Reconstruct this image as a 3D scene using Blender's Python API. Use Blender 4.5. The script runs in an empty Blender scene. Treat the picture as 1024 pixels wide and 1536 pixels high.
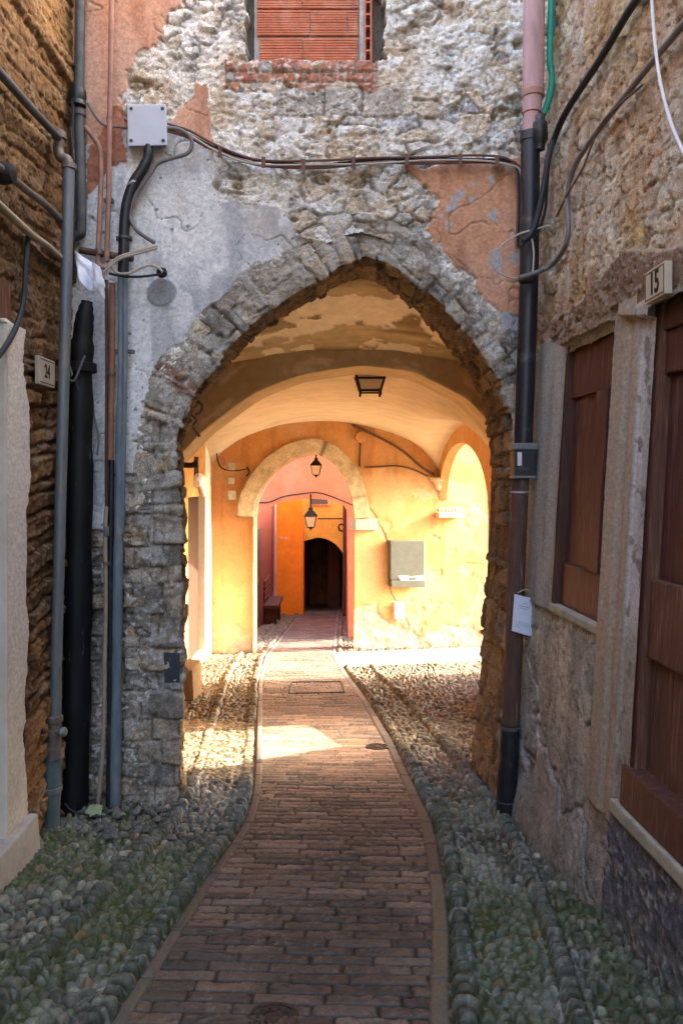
import bpy, bmesh, math, random
import numpy as np
from mathutils import Vector, Matrix
from mathutils.geometry import tessellate_polygon
random.seed(7)
SC = bpy.context.scene
COL = SC.collection
F = 1109.0; CX = 512.0; HY = 715.0          # focal length and principal point in photo pixels
# ------------------------------------------------------------------ scene helpers
def link(o, parent=None):
    COL.objects.link(o)
    if parent is not None: o.parent = parent
    return o
def tag(o, label=None, cat=None, group=None, kind=None):
    if label: o['label'] = label
    if cat: o['category'] = cat
    if group: o['group'] = group
    if kind: o['kind'] = kind
    return o
def thing(name, label, cat, group=None):
    o = bpy.data.objects.new(name, None); o.empty_display_size = .1
    link(o); return tag(o, label, cat, group)
def P(px, py, d): return Vector(((px-CX)/F*d, d, (HY-py)/F*d))
def gz(y): return -1.55-.115*np.asarray(y, float)
def GP(px, py, up=0.0):
    d = 1.55/((py-HY)/F-.115); v = P(px, py, d); v.z += up; return v
def xl(y): return -1.58-.03*y
def LW(px, py, off=0.0):
    d = (1.58-off)/((CX-px)/F-.03); return P(px, py, d)
def xr(y, z): return 1.06+.07*(4.56-y)+.06*(z+1.55+.115*y)
def RW(px, py, off=0.0):
    a = (px-CX)/F; b = (HY-py)/F
    return P(px, py, (1.4722-off)/(a+.07-.06*b-.0069))
YF = 4.8
def FP(px, py, off=0.0): return P(px, py, YF-off)
def ye(x): return np.where(x > -1.35, 12.95+.3*x, 12.545+.08*(x+1.35))
def EW(px, py, off=0.0): return P(px, py, (12.95-off)/(1-.3*(px-CX)/F))
# ------------------------------------------------------------------ numpy noise
def h01(ix, iy, s):
    n = (ix.astype(np.int64)*374761393+iy.astype(np.int64)*668265263+s*1442695041) & 0xffffffff
    n = ((n ^ (n >> 13))*1274126177) & 0xffffffff
    n = ((n ^ (n >> 15))*2246822519) & 0xffffffff
    return ((n ^ (n >> 16)) & 0xffffff)/float(0x1000000)
def vn(x, y, s=0):
    ix = np.floor(x); iy = np.floor(y); fx = x-ix; fy = y-iy
    fx = fx*fx*(3-2*fx); fy = fy*fy*(3-2*fy)
    a = h01(ix, iy, s); b = h01(ix+1, iy, s); c = h01(ix, iy+1, s); d = h01(ix+1, iy+1, s)
    return (a*(1-fx)+b*fx)*(1-fy)+(c*(1-fx)+d*fx)*fy
def fbm(x, y, o=4, s=0):
    r = 0; a = .5; t = 0
    for i in range(o):
        r = r+a*vn(x, y, s+i*17); t += a; a *= .5; x = x*2.03+13.1; y = y*2.03+7.7
    return r/t
def ridge(x, y, o=4, s=0):
    r = 0; a = .5; t = 0
    for i in range(o):
        r = r+a*(1-np.abs(2*vn(x, y, s+i*17)-1)); t += a; a *= .5; x = x*2.1+3.1; y = y*2.1+5.7
    return r/t
def voro(u, v, s=0, jit=.85):
    iu = np.floor(u); iv = np.floor(v)
    f1 = np.full(u.shape, 9.); f2 = f1.copy(); bi = iu*0; bj = iv*0
    for di in (-1, 0, 1):
        for dj in (-1, 0, 1):
            ci = iu+di; cj = iv+dj
            cx = ci+.5+(h01(ci, cj, s)-.5)*jit; cy = cj+.5+(h01(ci, cj, s+1)-.5)*jit
            d = np.hypot(cx-u, cy-v)
            n = d < f1
            f2 = np.where(n, f1, np.minimum(f2, d)); bi = np.where(n, ci, bi); bj = np.where(n, cj, bj); f1 = np.where(n, d, f1)
    return f1, f2, bi, bj
def ashlar(u, v, w, h, s=0, jit=.5, vj=.35):
    """Irregular courses of stones: distance to the nearest joint (m) and the cell indices."""
    t = v/h; r = np.floor(t); j0 = (h01(r, r*0+5, s)-.5)*vj; j1 = (h01(r+1, r*0+5, s)-.5)*vj
    r = np.where(t-r < j0, r-1, np.where(t-r-1 > j1, r+1, r))
    j0 = (h01(r, r*0+5, s)-.5)*vj; j1 = (h01(r+1, r*0+5, s)-.5)*vj
    dv = np.minimum(t-r-j0, r+1+j1-t)*h
    q = u/w+h01(r, r*0+9, s)*7.3; k = np.floor(q)
    jt = lambda k: (h01(k, r, s+3)-.5)*jit
    k = np.where(q < k+jt(k), k-1, np.where(q >= k+1+jt(k+1), k+1, k))
    du = np.minimum(q-k-jt(k), k+1+jt(k+1)-q)*w
    return np.minimum(du, dv), k, r
def sst(a, b, x):
    t = np.clip((x-a)/(b-a), 0, 1); return t*t*(3-2*t)
def inpoly(x, y, poly):
    r = np.zeros(x.shape, bool); n = len(poly)
    for i in range(n):
        x0, y0 = poly[i]; x1, y1 = poly[(i+1) % n]
        if y0 == y1: continue
        c = ((y0 > y) != (y1 > y)) & (x < (x1-x0)*(y-y0)/(y1-y0)+x0)
        r ^= c
    return r
def lerp(a, b, t):
    t = np.asarray(t)[..., None]; return np.asarray(a)*(1-t)+np.asarray(b)*t
def pick(r, cols):
    c = np.array(cols, float); return c[np.minimum((r*len(c)).astype(int), len(c)-1)]
def axis(*segs):
    out = []
    for a, b, d in segs:
        n = max(1, int(round((b-a)/d))); out += list(np.linspace(a, b, n, endpoint=False))
    return np.array(out+[segs[-1][1]])
def blur_mask(m, n):
    m = m.astype(float)
    for _ in range(n):
        p = np.pad(m, 1, mode='edge'); m = (p[:-2, 1:-1]+p[2:, 1:-1]+p[1:-1, :-2]+p[1:-1, 2:]+p[1:-1, 1:-1]*2)/6
    return m
def flecks(c, h, a, b, k, sd, light=(.72, .70, .64), dark=(.09, .075, .06), am=.6, pit=.010, tl=.60, td=.60):
    """Lime specks, chips and pits a centimetre or two across: albedo and relief together."""
    n = fbm(a*k, b*k, 3, sd); m = fbm(a*k*.8+9, b*k*1.1+4, 3, sd+5); w = .35+.65*sst(.35, .6, fbm(a*2.5, b*2.5, 3, sd+9))
    c = lerp(c, light, am*sst(tl, tl+.08, n)*w); d = sst(td, td+.08, m)
    return lerp(c, dark, am*.85*d*w), h+pit*.5*sst(tl, tl+.1, n)-pit*d
# ------------------------------------------------------------------ meshes
def grid_mesh(name, pts, col, mat, parent=None, keep=None, smooth=True):
    n, m = pts.shape[:2]
    idx = np.arange(n*m).reshape(n, m)
    q = np.stack([idx[:-1, :-1], idx[1:, :-1], idx[1:, 1:], idx[:-1, 1:]], -1)
    q = q[keep] if keep is not None else q.reshape(-1, 4)
    used = np.zeros(n*m, bool); used[q.ravel()] = True
    remap = np.cumsum(used)-1
    v = pts.reshape(-1, 3)[used].astype(np.float32); q = remap[q].astype(np.int32)
    me = bpy.data.meshes.new(name)
    me.vertices.add(len(v)); me.vertices.foreach_set('co', v.ravel())
    me.loops.add(q.size); me.loops.foreach_set('vertex_index', q.ravel())
    me.polygons.add(len(q)); me.polygons.foreach_set('loop_start', np.arange(0, q.size, 4, dtype=np.int32))
    try: me.polygons.foreach_set('loop_total', np.full(len(q), 4, dtype=np.int32))
    except Exception: pass
    me.polygons.foreach_set('use_smooth', np.full(len(q), smooth))
    if col is not None:
        c = np.ones((len(v), 4), np.float32); k4 = col.shape[-1]; c[:, :k4] = np.clip(col.reshape(-1, k4)[used], 0, 1)
        at = me.attributes.new('Col', 'FLOAT_COLOR', 'POINT'); at.data.foreach_set('color', c.ravel())
    me.update(calc_edges=True); me.validate()
    me.materials.append(mat)
    o = bpy.data.objects.new(name, me); return link(o, parent)
class MB:
    def __init__(s): s.v = []; s.f = []
    def add(s, v, f):
        b = len(s.v); s.v += [tuple(p) for p in v]; s.f += [tuple(i+b for i in q) for q in f]; return s
    def hexa(s, p):   # 4 points of one face, then the 4 facing ones
        return s.add(p, [(0, 3, 2, 1), (4, 5, 6, 7), (0, 1, 5, 4), (1, 2, 6, 5), (2, 3, 7, 6), (3, 0, 4, 7)])
    def box(s, a, b):
        x0, y0, z0 = a; x1, y1, z1 = b
        return s.hexa([(x0, y0, z0), (x1, y0, z0), (x1, y1, z0), (x0, y1, z0), (x0, y0, z1), (x1, y0, z1), (x1, y1, z1), (x0, y1, z1)])
    def slab(s, pts, d):   # extrude a polygon by vector d
        d = Vector(d); n = len(pts); v = [Vector(p) for p in pts]; v += [p+d for p in v]
        return s.add(v, [tuple(range(n-1, -1, -1)), tuple(range(n, 2*n))]+[(i, (i+1) % n, n+(i+1) % n, n+i) for i in range(n)])
    def tube(s, pts, r, n=10, smooth_path=True):
        pts = [Vector(p) for p in pts]
        if smooth_path and len(pts) > 2:
            out = []
            for i in range(len(pts)-1):
                p0 = pts[max(i-1, 0)]; p1 = pts[i]; p2 = pts[i+1]; p3 = pts[min(i+2, len(pts)-1)]
                for k in range(6):
                    t = k/6
                    out.append(.5*((2*p1)+(p2-p0)*t+(2*p0-5*p1+4*p2-p3)*t*t+(3*p1-p0-3*p2+p3)*t**3))
            pts = out+[pts[-1]]
        rr = r if isinstance(r, (list, tuple)) else [r]*len(pts)
        if len(rr) != len(pts):
            rr = [rr[min(int(i/(len(pts)-1)*(len(rr)-1)+.5), len(rr)-1)] for i in range(len(pts))]
        t = (pts[1]-pts[0]).normalized(); up = Vector((0, 0, 1)) if abs(t.z) < .9 else Vector((0, 1, 0))
        u = t.cross(up).normalized(); v = []; f = []
        for i, p in enumerate(pts):
            a = pts[max(i-1, 0)]; b = pts[min(i+1, len(pts)-1)]
            t = (b-a).normalized() if (b-a).length > 1e-9 else t
            u = (u-t*u.dot(t)).normalized(); w = t.cross(u)
            for k in range(n):
                an = 2*math.pi*k/n; v.append(p+(u*math.cos(an)+w*math.sin(an))*rr[i])
        for i in range(len(pts)-1):
            for k in range(n): f.append((i*n+k, i*n+(k+1) % n, (i+1)*n+(k+1) % n, (i+1)*n+k))
        f.append(tuple(range(n-1, -1, -1))); f.append(tuple((len(pts)-1)*n+k for k in range(n)))
        return s.add(v, f)
    def lathe(s, prof, c, n=20, ax=None):   # prof: (r, h) pairs
        ax = Vector(ax or (0, 0, 1)).normalized(); c = Vector(c)
        up = Vector((1, 0, 0)) if abs(ax.x) < .9 else Vector((0, 1, 0))
        u = ax.cross(up).normalized(); w = ax.cross(u); v = []; f = []
        for r, h in prof:
            for k in range(n):
                an = 2*math.pi*k/n; v.append(c+ax*h+(u*math.cos(an)+w*math.sin(an))*max(r, 1e-4))
        for i in range(len(prof)-1):
            for k in range(n): f.append((i*n+k, i*n+(k+1) % n, (i+1)*n+(k+1) % n, (i+1)*n+k))
        f.append(tuple(range(n-1, -1, -1))); f.append(tuple((len(prof)-1)*n+k for k in range(n)))
        return s.add(v, f)
    def build(s, name, mat, parent=None, smooth=False, bevel=0.0):
        me = bpy.data.meshes.new(name); me.from_pydata([tuple(p) for p in s.v], [], s.f)
        bm = bmesh.new(); bm.from_mesh(me); bmesh.ops.recalc_face_normals(bm, faces=bm.faces)
        if bevel: bmesh.ops.bevel(bm, geom=bm.edges[:], offset=bevel, segments=2, affect='EDGES', profile=.6)
        if smooth:
            for f_ in bm.faces: f_.smooth = True
            for e in bm.edges:
                if len(e.link_faces) == 2 and e.calc_face_angle(0) > .7: e.smooth = False
        bm.to_mesh(me); bm.free(); me.materials.append(mat)
        return link(bpy.data.objects.new(name, me), parent)
def holed(mb, outer, holes, fn, thick):
    """A wall with openings: outer and holes are (u, v) loops, fn(u, v, off) gives the point."""
    loops = [outer]+holes
    flat = [p for l in loops for p in l]
    tris = tessellate_polygon([[Vector((p[0], p[1], 0)) for p in l] for l in loops])
    mb.add([fn(u, v, 0) for u, v in flat], [tuple(t) for t in tris])
    mb.add([fn(u, v, thick) for u, v in flat], [tuple(t) for t in tris])
    for l in loops:
        n = len(l)
        mb.add([fn(u, v, 0) for u, v in l]+[fn(u, v, thick) for u, v in l], [(i, (i+1) % n, n+(i+1) % n, n+i) for i in range(n)])
    return mb
# ------------------------------------------------------------------ materials
def _base(name):
    m = bpy.data.materials.new(name); m.use_nodes = True
    nt = m.node_tree; b = nt.nodes['Principled BSDF']; return m, nt, b
def _noise(nt, co, scale, detail=6, rough=.6, stretch=None):
    n = nt.nodes.new('ShaderNodeTexNoise'); n.inputs['Scale'].default_value = scale; n.inputs['Detail'].default_value = detail; n.inputs['Roughness'].default_value = rough
    if stretch:
        mp = nt.nodes.new('ShaderNodeMapping'); mp.inputs['Scale'].default_value = stretch
        nt.links.new(co, mp.inputs['Vector']); co = mp.outputs['Vector']
    nt.links.new(co, n.inputs['Vector']); return n
def mat(name, col=None, rough=.85, var=.25, scale=12, bump=.3, bscale=60, bdist=.006, metal=0, col2=None, c2scale=3, c2lo=.5, c2hi=.62, stretch=None, spec=.3, grain=0, gscale=130):
    """Procedural material; col None reads the mesh's own albedo attribute."""
    m, nt, b = _base(name)
    co = nt.nodes.new('ShaderNodeTexCoord').outputs['Object']
    rgh_a = None
    if col is None:
        a = nt.nodes.new('ShaderNodeAttribute'); a.attribute_name = 'Col'; src = a.outputs['Color']; rgh_a = a.outputs['Alpha']
    else:
        a = nt.nodes.new('ShaderNodeRGB'); a.outputs[0].default_value = (*col, 1); src = a.outputs[0]
    if col2:
        n = _noise(nt, co, c2scale, 8, .65, stretch)
        r = nt.nodes.new('ShaderNodeMapRange'); r.inputs[1].default_value = c2lo; r.inputs[2].default_value = c2hi
        nt.links.new(n.outputs['Fac'], r.inputs[0])
        x = nt.nodes.new('ShaderNodeMix'); x.data_type = 'RGBA'; nt.links.new(r.outputs[0], x.inputs[0]); nt.links.new(src, x.inputs[6]); x.inputs[7].default_value = (*col2, 1); src = x.outputs[2]
    if var:
        n = _noise(nt, co, scale, 8, .65, stretch)
        r = nt.nodes.new('ShaderNodeMapRange'); r.inputs[1].default_value = .3; r.inputs[2].default_value = .7; r.inputs[3].default_value = 1-var; r.inputs[4].default_value = 1+var
        nt.links.new(n.outputs['Fac'], r.inputs[0])
        x = nt.nodes.new('ShaderNodeVectorMath'); x.operation = 'SCALE'; nt.links.new(src, x.inputs[0]); nt.links.new(r.outputs[0], x.inputs['Scale']); src = x.outputs[0]
    if grain:
        n = _noise(nt, co, gscale, 4, .7)
        r = nt.nodes.new('ShaderNodeMapRange'); r.inputs[1].default_value = .3; r.inputs[2].default_value = .7; r.inputs[3].default_value = 1-grain; r.inputs[4].default_value = 1+grain
        nt.links.new(n.outputs['Fac'], r.inputs[0])
        if rgh_a:
            y = nt.nodes.new('ShaderNodeMix'); y.inputs[2].default_value = 1; nt.links.new(rgh_a, y.inputs[0]); nt.links.new(r.outputs[0], y.inputs[3]); r = y
        x = nt.nodes.new('ShaderNodeVectorMath'); x.operation = 'SCALE'; nt.links.new(src, x.inputs[0]); nt.links.new(r.outputs[0], x.inputs['Scale']); src = x.outputs[0]
    nt.links.new(src, b.inputs['Base Color'])
    b.inputs['Roughness'].default_value = rough; b.inputs['Metallic'].default_value = metal; b.inputs['Specular IOR Level'].default_value = spec
    if bump:
        n = _noise(nt, co, bscale, 8, .7, stretch)
        u = nt.nodes.new('ShaderNodeBump'); u.inputs['Strength'].default_value = bump
        if rgh_a:
            y = nt.nodes.new('ShaderNodeMath'); y.operation = 'MULTIPLY'; y.inputs[1].default_value = bump; nt.links.new(rgh_a, y.inputs[0]); nt.links.new(y.outputs[0], u.inputs['Strength'])
        u.inputs['Distance'].default_value = bdist
        nt.links.new(n.outputs['Fac'], u.inputs['Height']); nt.links.new(u.outputs[0], b.inputs['Normal'])
    return m
M = {}
M['stone'] = mat('rubble_masonry', None, .92, .28, 45, 1.0, 95, .012, grain=.5)
M['archstone'] = mat('arch_masonry', None, .92, .3, 50, 1.0, 110, .012, grain=.5)
M['render'] = mat('rough_render', None, .95, .28, 55, 1.0, 110, .011, grain=.46, gscale=170)
M['plastervc'] = mat('old_plaster', None, .9, .12, 25, .35, 70, .005)
M['cobble'] = mat('cobble_ground', None, .6, .25, 70, .5, 130, .004, spec=.5, grain=.25, gscale=190)
M['brick'] = mat('paver_ground', None, .62, .22, 60, .4, 140, .003, spec=.45, grain=.25, gscale=190)
M['cream'] = mat('cream_vault_plaster', (.52, .42, .275), .9, .12, 4, .25, 30, .006, col2=(.44, .35, .22), c2scale=1.3, c2lo=.5, c2hi=.75)
M['brownvault'] = mat('brown_vault_plaster', None, .92, .14, 9, .3, 40, .006)
M['orange'] = mat('orange_plaster', (.47, .235, .075), .9, .14, 5, .3, 35, .005, col2=(.50, .29, .12), c2scale=1.5)
M['orangered'] = mat('deep_orange_plaster', (.88, .31, .02), .9, .14, 4, .25, 35, .005)
M['red'] = mat('rust_red_plaster', (.16, .03, .012), .9, .2, 5, .3, 35, .005)
M['pink'] = mat('salmon_plaster', (.75, .27, .15), .9, .1, 5, .25, 35, .005, col2=(.72, .33, .2), c2scale=1.2)
M['yellow'] = mat('yellow_plaster', (.80, .58, .10), .9, .14, 5, .25, 35, .005)
M['doorwood'] = mat('brown_red_wood', (.088, .031, .023), .6, .25, 9, .5, 30, .004, stretch=(6, 6, .5), col2=(.16, .085, .06), c2scale=6, c2lo=.52, c2hi=.68)
M['plank'] = mat('worn_brown_wood', (.125, .053, .032), .75, .4, 9, .7, 40, .005, stretch=(6, 6, .4), col2=(.18, .105, .065), c2scale=9, c2lo=.56, c2hi=.7)
M['sunpaint'] = mat('painted_sunlit_plaster', (.80, .72, .56), .9, .08, 6, .2, 40, .004)
M['tunneldoor'] = mat('ochre_wood', (.032, .012, .004), .75, .2, 8, .4, 40, .004, stretch=(5, 5, .5))
M['whitestone'] = mat('whitewashed_stone', (.52, .50, .46), .9, .2, 14, .5, 60, .006, col2=(.3, .26, .2), c2scale=8, c2lo=.6, c2hi=.72)
M['sill'] = mat('worn_stone_sill', (.36, .33, .25), .9, .25, 14, .5, 60, .006)
M['threshold'] = mat('threshold_stone', (.38, .35, .31), .85, .2, 9, .4, 50, .005)
M['terracotta'] = mat('terracotta_block', (.52, .17, .085), .85, .2, 20, .4, 90, .003, col2=(.56, .24, .14), c2scale=7)
M['terrahole'] = mat('terracotta_cavity', (.10, .03, .02), .95, .2, 20, 0)
M['mortar'] = mat('grey_mortar', (.42, .40, .36), .95, .25, 22, .8, 60, .012)
M['boxgrey'] = mat('light_grey_plastic', (.50, .55, .62), .5, .05, 10, .05, 80, .002, spec=.4)
M['screw'] = mat('dark_screw', (.05, .05, .06), .5, .1, 30, 0)
M['black'] = mat('black_plastic', (.012, .013, .016), .45, .3, 12, .1, 60, .002, spec=.5, col2=(.085, .075, .065), c2scale=8, c2lo=.55, c2hi=.7)
M['tar'] = mat('black_tarred_pipe', (.006, .006, .007), .6, .3, 10, .3, 50, .004, col2=(.09, .09, .09), c2scale=10, c2lo=.62, c2hi=.70, stretch=(3, 3, .5))
M['pinkpipe'] = mat('pink_painted_pipe', (.46, .28, .26), .7, .18, 6, .2, 40, .002, stretch=(3, 3, .6), col2=(.34, .25, .23), c2scale=8, c2lo=.52, c2hi=.7)
M['brownpipe'] = mat('rusty_brown_pipe', (.10, .055, .04), .75, .35, 14, .3, 50, .003, col2=(.2, .15, .12), c2scale=12, c2lo=.58, c2hi=.7, stretch=(4, 4, .5))
M['greenhose'] = mat('green_hose', (.02, .26, .17), .5, .12, 10, .05, 50, .001)
M['steel'] = mat('grey_zinc_pipe', (.15, .17, .175), .5, .2, 14, .15, 70, .002, metal=.3, spec=.5, col2=(.24, .19, .14), c2scale=9, c2lo=.54, c2hi=.68, stretch=(2, 2, .5))
M['darksteel'] = mat('dull_grey_pipe', (.085, .09, .09), .6, .3, 14, .2, 70, .002, metal=.2, col2=(.13, .09, .06), c2scale=15, c2lo=.58, c2hi=.68)
M['greenpipe'] = mat('grey_green_pipe', (.085, .12, .12), .6, .25, 14, .2, 60, .002)
M['fitting'] = mat('tarnished_fitting', (.16, .13, .11), .55, .3, 30, .3, 90, .002, metal=.4)
M['copper'] = mat('painted_copper_pipe', (.36, .19, .14), .65, .22, 14, .2, 50, .002, col2=(.26, .15, .11), c2scale=10)
M['browncopper'] = mat('dull_brown_pipe', (.27, .13, .08), .65, .22, 14, .2, 50, .002)
M['beige'] = mat('beige_conduit', (.33, .27, .19), .7, .2, 14, .1, 50, .002)
M['bluegrey'] = mat('blue_grey_conduit', (.15, .19, .215), .6, .25, 14, .2, 50, .002, col2=(.27, .25, .22), c2scale=8, c2lo=.55, c2hi=.7, stretch=(2, 2, .5))
M['palegrey'] = mat('pale_grey_conduit', (.34, .36, .35), .6, .2, 14, .1, 50, .002)
M['cablegrey'] = mat('grey_cable', (.16, .15, .145), .6, .2, 14, 0)
M['cablepale'] = mat('pale_cable', (.45, .39, .32), .6, .15, 14, 0)
M['cablewhite'] = mat('white_cable', (.72, .70, .68), .5, .08, 14, 0)
M['cableblack'] = mat('black_cable', (.02, .02, .022), .55, .2, 14, 0)
M['cablebrown'] = mat('brown_cable', (.15, .075, .05), .6, .25, 14, 0)
M['paper'] = mat('white_paper', (.72, .76, .86), .7, .05, 20, .15, 30, .002)
M['cloth'] = mat('white_rag', (.70, .73, .80), .9, .12, 20, .4, 60, .003)
M['print'] = mat('grey_print', (.30, .32, .42), .8, 0, 10, 0)
M['printblue'] = mat('blue_print', (.05, .30, .55), .8, 0, 10, 0)
M['printred'] = mat('red_print', (.55, .10, .22), .8, .2, 60, 0)
M['plate'] = mat('ivory_enamel', (.52, .45, .32), .5, .12, 20, .1, 40, .001)
M['plategrey'] = mat('weathered_marble', (.40, .34, .26), .7, .15, 30, .2, 50, .002)
M['ink'] = mat('black_lettering', (.015, .014, .013), .6, 0, 10, 0)
M['platerim'] = mat('dark_green_rim', (.09, .12, .08), .6, .1, 20, 0)
M['iron'] = mat('black_iron', (.018, .014, .012), .6, .3, 30, .2, 70, .002, metal=.3)
M['glass'] = mat('dusty_lamp_glass', (.62, .50, .30), .25, .1, 8, 0, spec=.5)
M['cabinet'] = mat('grey_metal_cabinet', (.085, .09, .072), .55, .15, 8, .1, 30, .002, spec=.4)
M['whitebox'] = mat('white_plastic', (.62, .56, .46), .5, .08, 10, 0)
M['ochrestone'] = mat('ochre_limestone', None, .92, .25, 30, .7, 60, .008)
M['wire'] = mat('rusty_wire', (.10, .05, .03), .7, .3, 30, 0)
M['dark'] = mat('dark_interior_plaster', (.20, .14, .08), .95, .3, 3, .3, 30, .005)
M['darkwood'] = mat('dark_wood', (.07, .032, .02), .7, .3, 8, .3, 30, .004, stretch=(5, 5, .5))
M['cover'] = mat('cast_iron_cover', (.045, .04, .036), .55, .35, 40, .5, 80, .003, metal=.4)
M['earth'] = mat('bare_earth', (.16, .14, .11), .95, .3, 3, .4, 20, .01)
M['plainwall'] = mat('weathered_house_wall', (.34, .27, .19), .95, .25, 3, .5, 25, .01)
M['roof'] = mat('roof_slab', (.3, .22, .16), .95, .2, 5, .3, 20, .01)
M['recessgrey'] = mat('dark_recess_grey', (.05, .055, .065), .6, .2, 12, .2, 50, .002)
# ------------------------------------------------------------------ ground: brick path between cobbles
PL = [(0, -.80), (2.479, -.776), (3.526, -.674), (4.24, -.585), (4.6, -.571), (5.186, -.612), (5.8, -.675), (7.36, -.843), (9.42, -1.06), (11.98, -1.253), (20.1, -1.25), (40, -1.25)]
PR = [(0, .30), (2.479, .364), (3.083, .453), (3.526, .496), (4.324, .545), (5.12, .503), (6.31, .444), (8.49, .268), (10.03, .10), (11.98, -.086), (20.1, -.07), (40, -.07)]
def smooth_interp(y, pts):
    ys = np.array([p[0] for p in pts]); xs = np.array([p[1] for p in pts])
    r = 0
    for d in (-.3, -.15, 0, .15, .3): r = r+np.interp(y+d*np.clip(y/6, .4, 1.5), ys, xs)
    return r/5
pl = lambda y: smooth_interp(y, PL)
pr = lambda y: smooth_interp(y, PR)
ys = [1.0]
while ys[-1] < 27: ys.append(ys[-1]+max(.0055, ys[-1]*.0024))
ys = np.concatenate([np.arange(-6, 1.0, .08), np.array(ys)])
xs = axis((-4.0, -2.3, .06), (-2.3, -1.75, .014), (-1.75, 1.35, .0078), (1.35, 2.4, .018), (2.4, 6.0, .08))
Y, X = np.meshgrid(ys, xs, indexing='ij')
L = pl(Y); R = pr(Y)
z0 = gz(Y)
# brick path
wv = Y+.012*(fbm(X*3, Y*3, 3, 4)-.5)-.03*(X-.0)**2*0+.02*np.sin(X*2.1)
db, bk, br = ashlar(X+.006*(fbm(X*20, Y*20, 2, 8)-.5), wv, .255, .066, 11, .22, .14)
rb = h01(bk, br, 77); rb2 = h01(bk, br, 78); rb3 = h01(bk, br, 79)
eb = sst(.0024, .0082, db+.004*(fbm(X*30, Y*30, 3, 18)-.5))
fl_ = 1-.7*sst(5, 5.6, Y)*sst(8.5, 7.5, Y)
hp = .009*eb*fl_+.006*(rb-.5)*eb*fl_+.003*eb*(rb2-.5)*np.sin(X*14+rb3*6)+.003*(fbm(X*40, Y*40, 3, 2)-.5)+.012*(fbm(X*1.5, Y*1.2, 3, 3)-.5)
cb = pick(rb2, [(.165, .125, .105), (.135, .102, .088), (.20, .152, .125), (.12, .094, .083), (.165, .118, .098), (.155, .128, .112), (.075, .07, .067), (.18, .125, .10)])
cb = cb*(.66+.68*rb3)[..., None]
stain = sst(.54, .70, fbm(X*1.7+4, Y*2.6, 4, 31))
cb = lerp(cb, (.06, .055, .05), stain*.65)
cb = lerp(cb, (.12, .10, .045), .6*sst(.45, .7, fbm(X*5, Y*5, 3, 41))*sst(.30, .05, X-L)*sst(5.2, 3.5, Y))
cb, hbk = flecks(cb, hp*0, X, Y, 50, 351, light=(.27, .22, .19), dark=(.04, .035, .03), am=.5, pit=.004); hp = hp+hbk*fl_; cb = lerp((.022, .018, .014), cb, eb+(1-eb)*(1-fl_)*.5)
cb = cb*np.array((1.05, 1.0, .88))*(.70+.26*sst(2.4, 4.4, Y)+1.0*sst(4.4, 6.0, Y)-.95*sst(7.0, 8.0, Y))[..., None]  # bricks lightened around the sun patch, darker behind: light put into the colour
kw = np.where(X > .5*(L+R), .075, .058)
isk = ((X < L+kw) | (X > R-kw))
ks = np.where(X < L+kw, X-L, R-X); kd, kk, kr = ashlar(Y, ks*0+.5, .42, 1., 23, .4, 0)
kd = np.minimum(kd, np.minimum(ks, kw-ks)); ke = sst(.001, .010, kd)
hk = .012*ke+.004*(fbm(X*25, Y*25, 3, 5)-.5)
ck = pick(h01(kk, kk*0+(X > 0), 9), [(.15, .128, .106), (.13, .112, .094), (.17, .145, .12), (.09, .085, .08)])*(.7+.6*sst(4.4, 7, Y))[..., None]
ck = lerp(ck, (.12, .12, .05), .4*sst(.42, .62, fbm(X*6, Y*3, 3, 61))*sst(4.6, 3.0, Y)); ck = lerp((.06, .05, .04), ck, ke)
hp = np.where(isk, hk, hp); cb = np.where(isk[..., None], ck, cb)
# cobbles
side = X > (L+R)/2
u = np.where(side, X-R, L-X)
v = Y+.15*np.where(side, 1, -1)*0
uw = u+.02*(fbm(X*2.5, Y*2.5, 3, 14)-.5); vw = v+.012*(fbm(X*7, Y*7, 2, 15)-.5)
size = np.where(Y > 6, 1.3, 1.0)
f1, f2, ci, cj = voro(uw/.050/size, vw/.046/size, 51, .95)
hv = sst(.08, .42, f2-f1)*(.25+.9*h01(ci, cj, 3))
rc = h01(ci, cj, 5)
du, rk, rr_ = ashlar(v+.02*(fbm(u*6, v*6, 2, 13)-.5)+.004*(fbm(u*30, v*30, 2, 3)-.5)+.10*(uw-.1)**1*.25, uw*0+.5, .033, 1.0, 33, .9, 0)
def rowset(a, b):
    c = .5*(a+b); w = .5*(b-a); t = np.abs(uw-c)/w
    j = .62+.5*h01(rk, rk*0+int(a*100), 6)
    body = np.sqrt(np.clip(1-(t/j)**4, 0, 1))
    return (np.abs(uw-c) < w), sst(.0, .014, du)*body
hrow = np.zeros_like(uw); isr = np.zeros(uw.shape, bool)
for a, b in ((.0, .10), (.38, .475)):
    m_, h_ = rowset(a, b)
    isr |= m_; hrow = np.where(m_, h_, hrow)
hc = np.where(isr, (.044+.022*h01(rk, rk*0+4, 8))*hrow, .030*hv-.006)*(1-.74*(~side)*sst(5.1, 5.5, Y)*sst(7.4, 7.1, Y))+.012*(fbm(X*28, Y*28, 4, 6)-.5)+.03*(fbm(X*2, Y*2, 3, 19)-.5)
rr2 = np.where(isr, h01(rk, rk*0+2, 7), rc)
ccb = pick(rr2, [(.175, .17, .15), (.23, .215, .185), (.125, .13, .115), (.27, .25, .205), (.15, .155, .14), (.19, .165, .13), (.33, .315, .28), (.13, .14, .115)])*(.45+1.05*h01(ci+3, cj+rk*isr, 62))[..., None]*(.75+.5*fbm(X*30, Y*30, 3, 63))[..., None]
he = np.where(isr, hrow, np.clip(hv*1.3, 0, 1))
ccb = lerp(lerp((.15, .14, .12), (.04, .037, .028), sst(.3, .52, fbm(X*4+2, Y*4, 4, 65))), ccb, sst(.08, .45, he))
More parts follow.
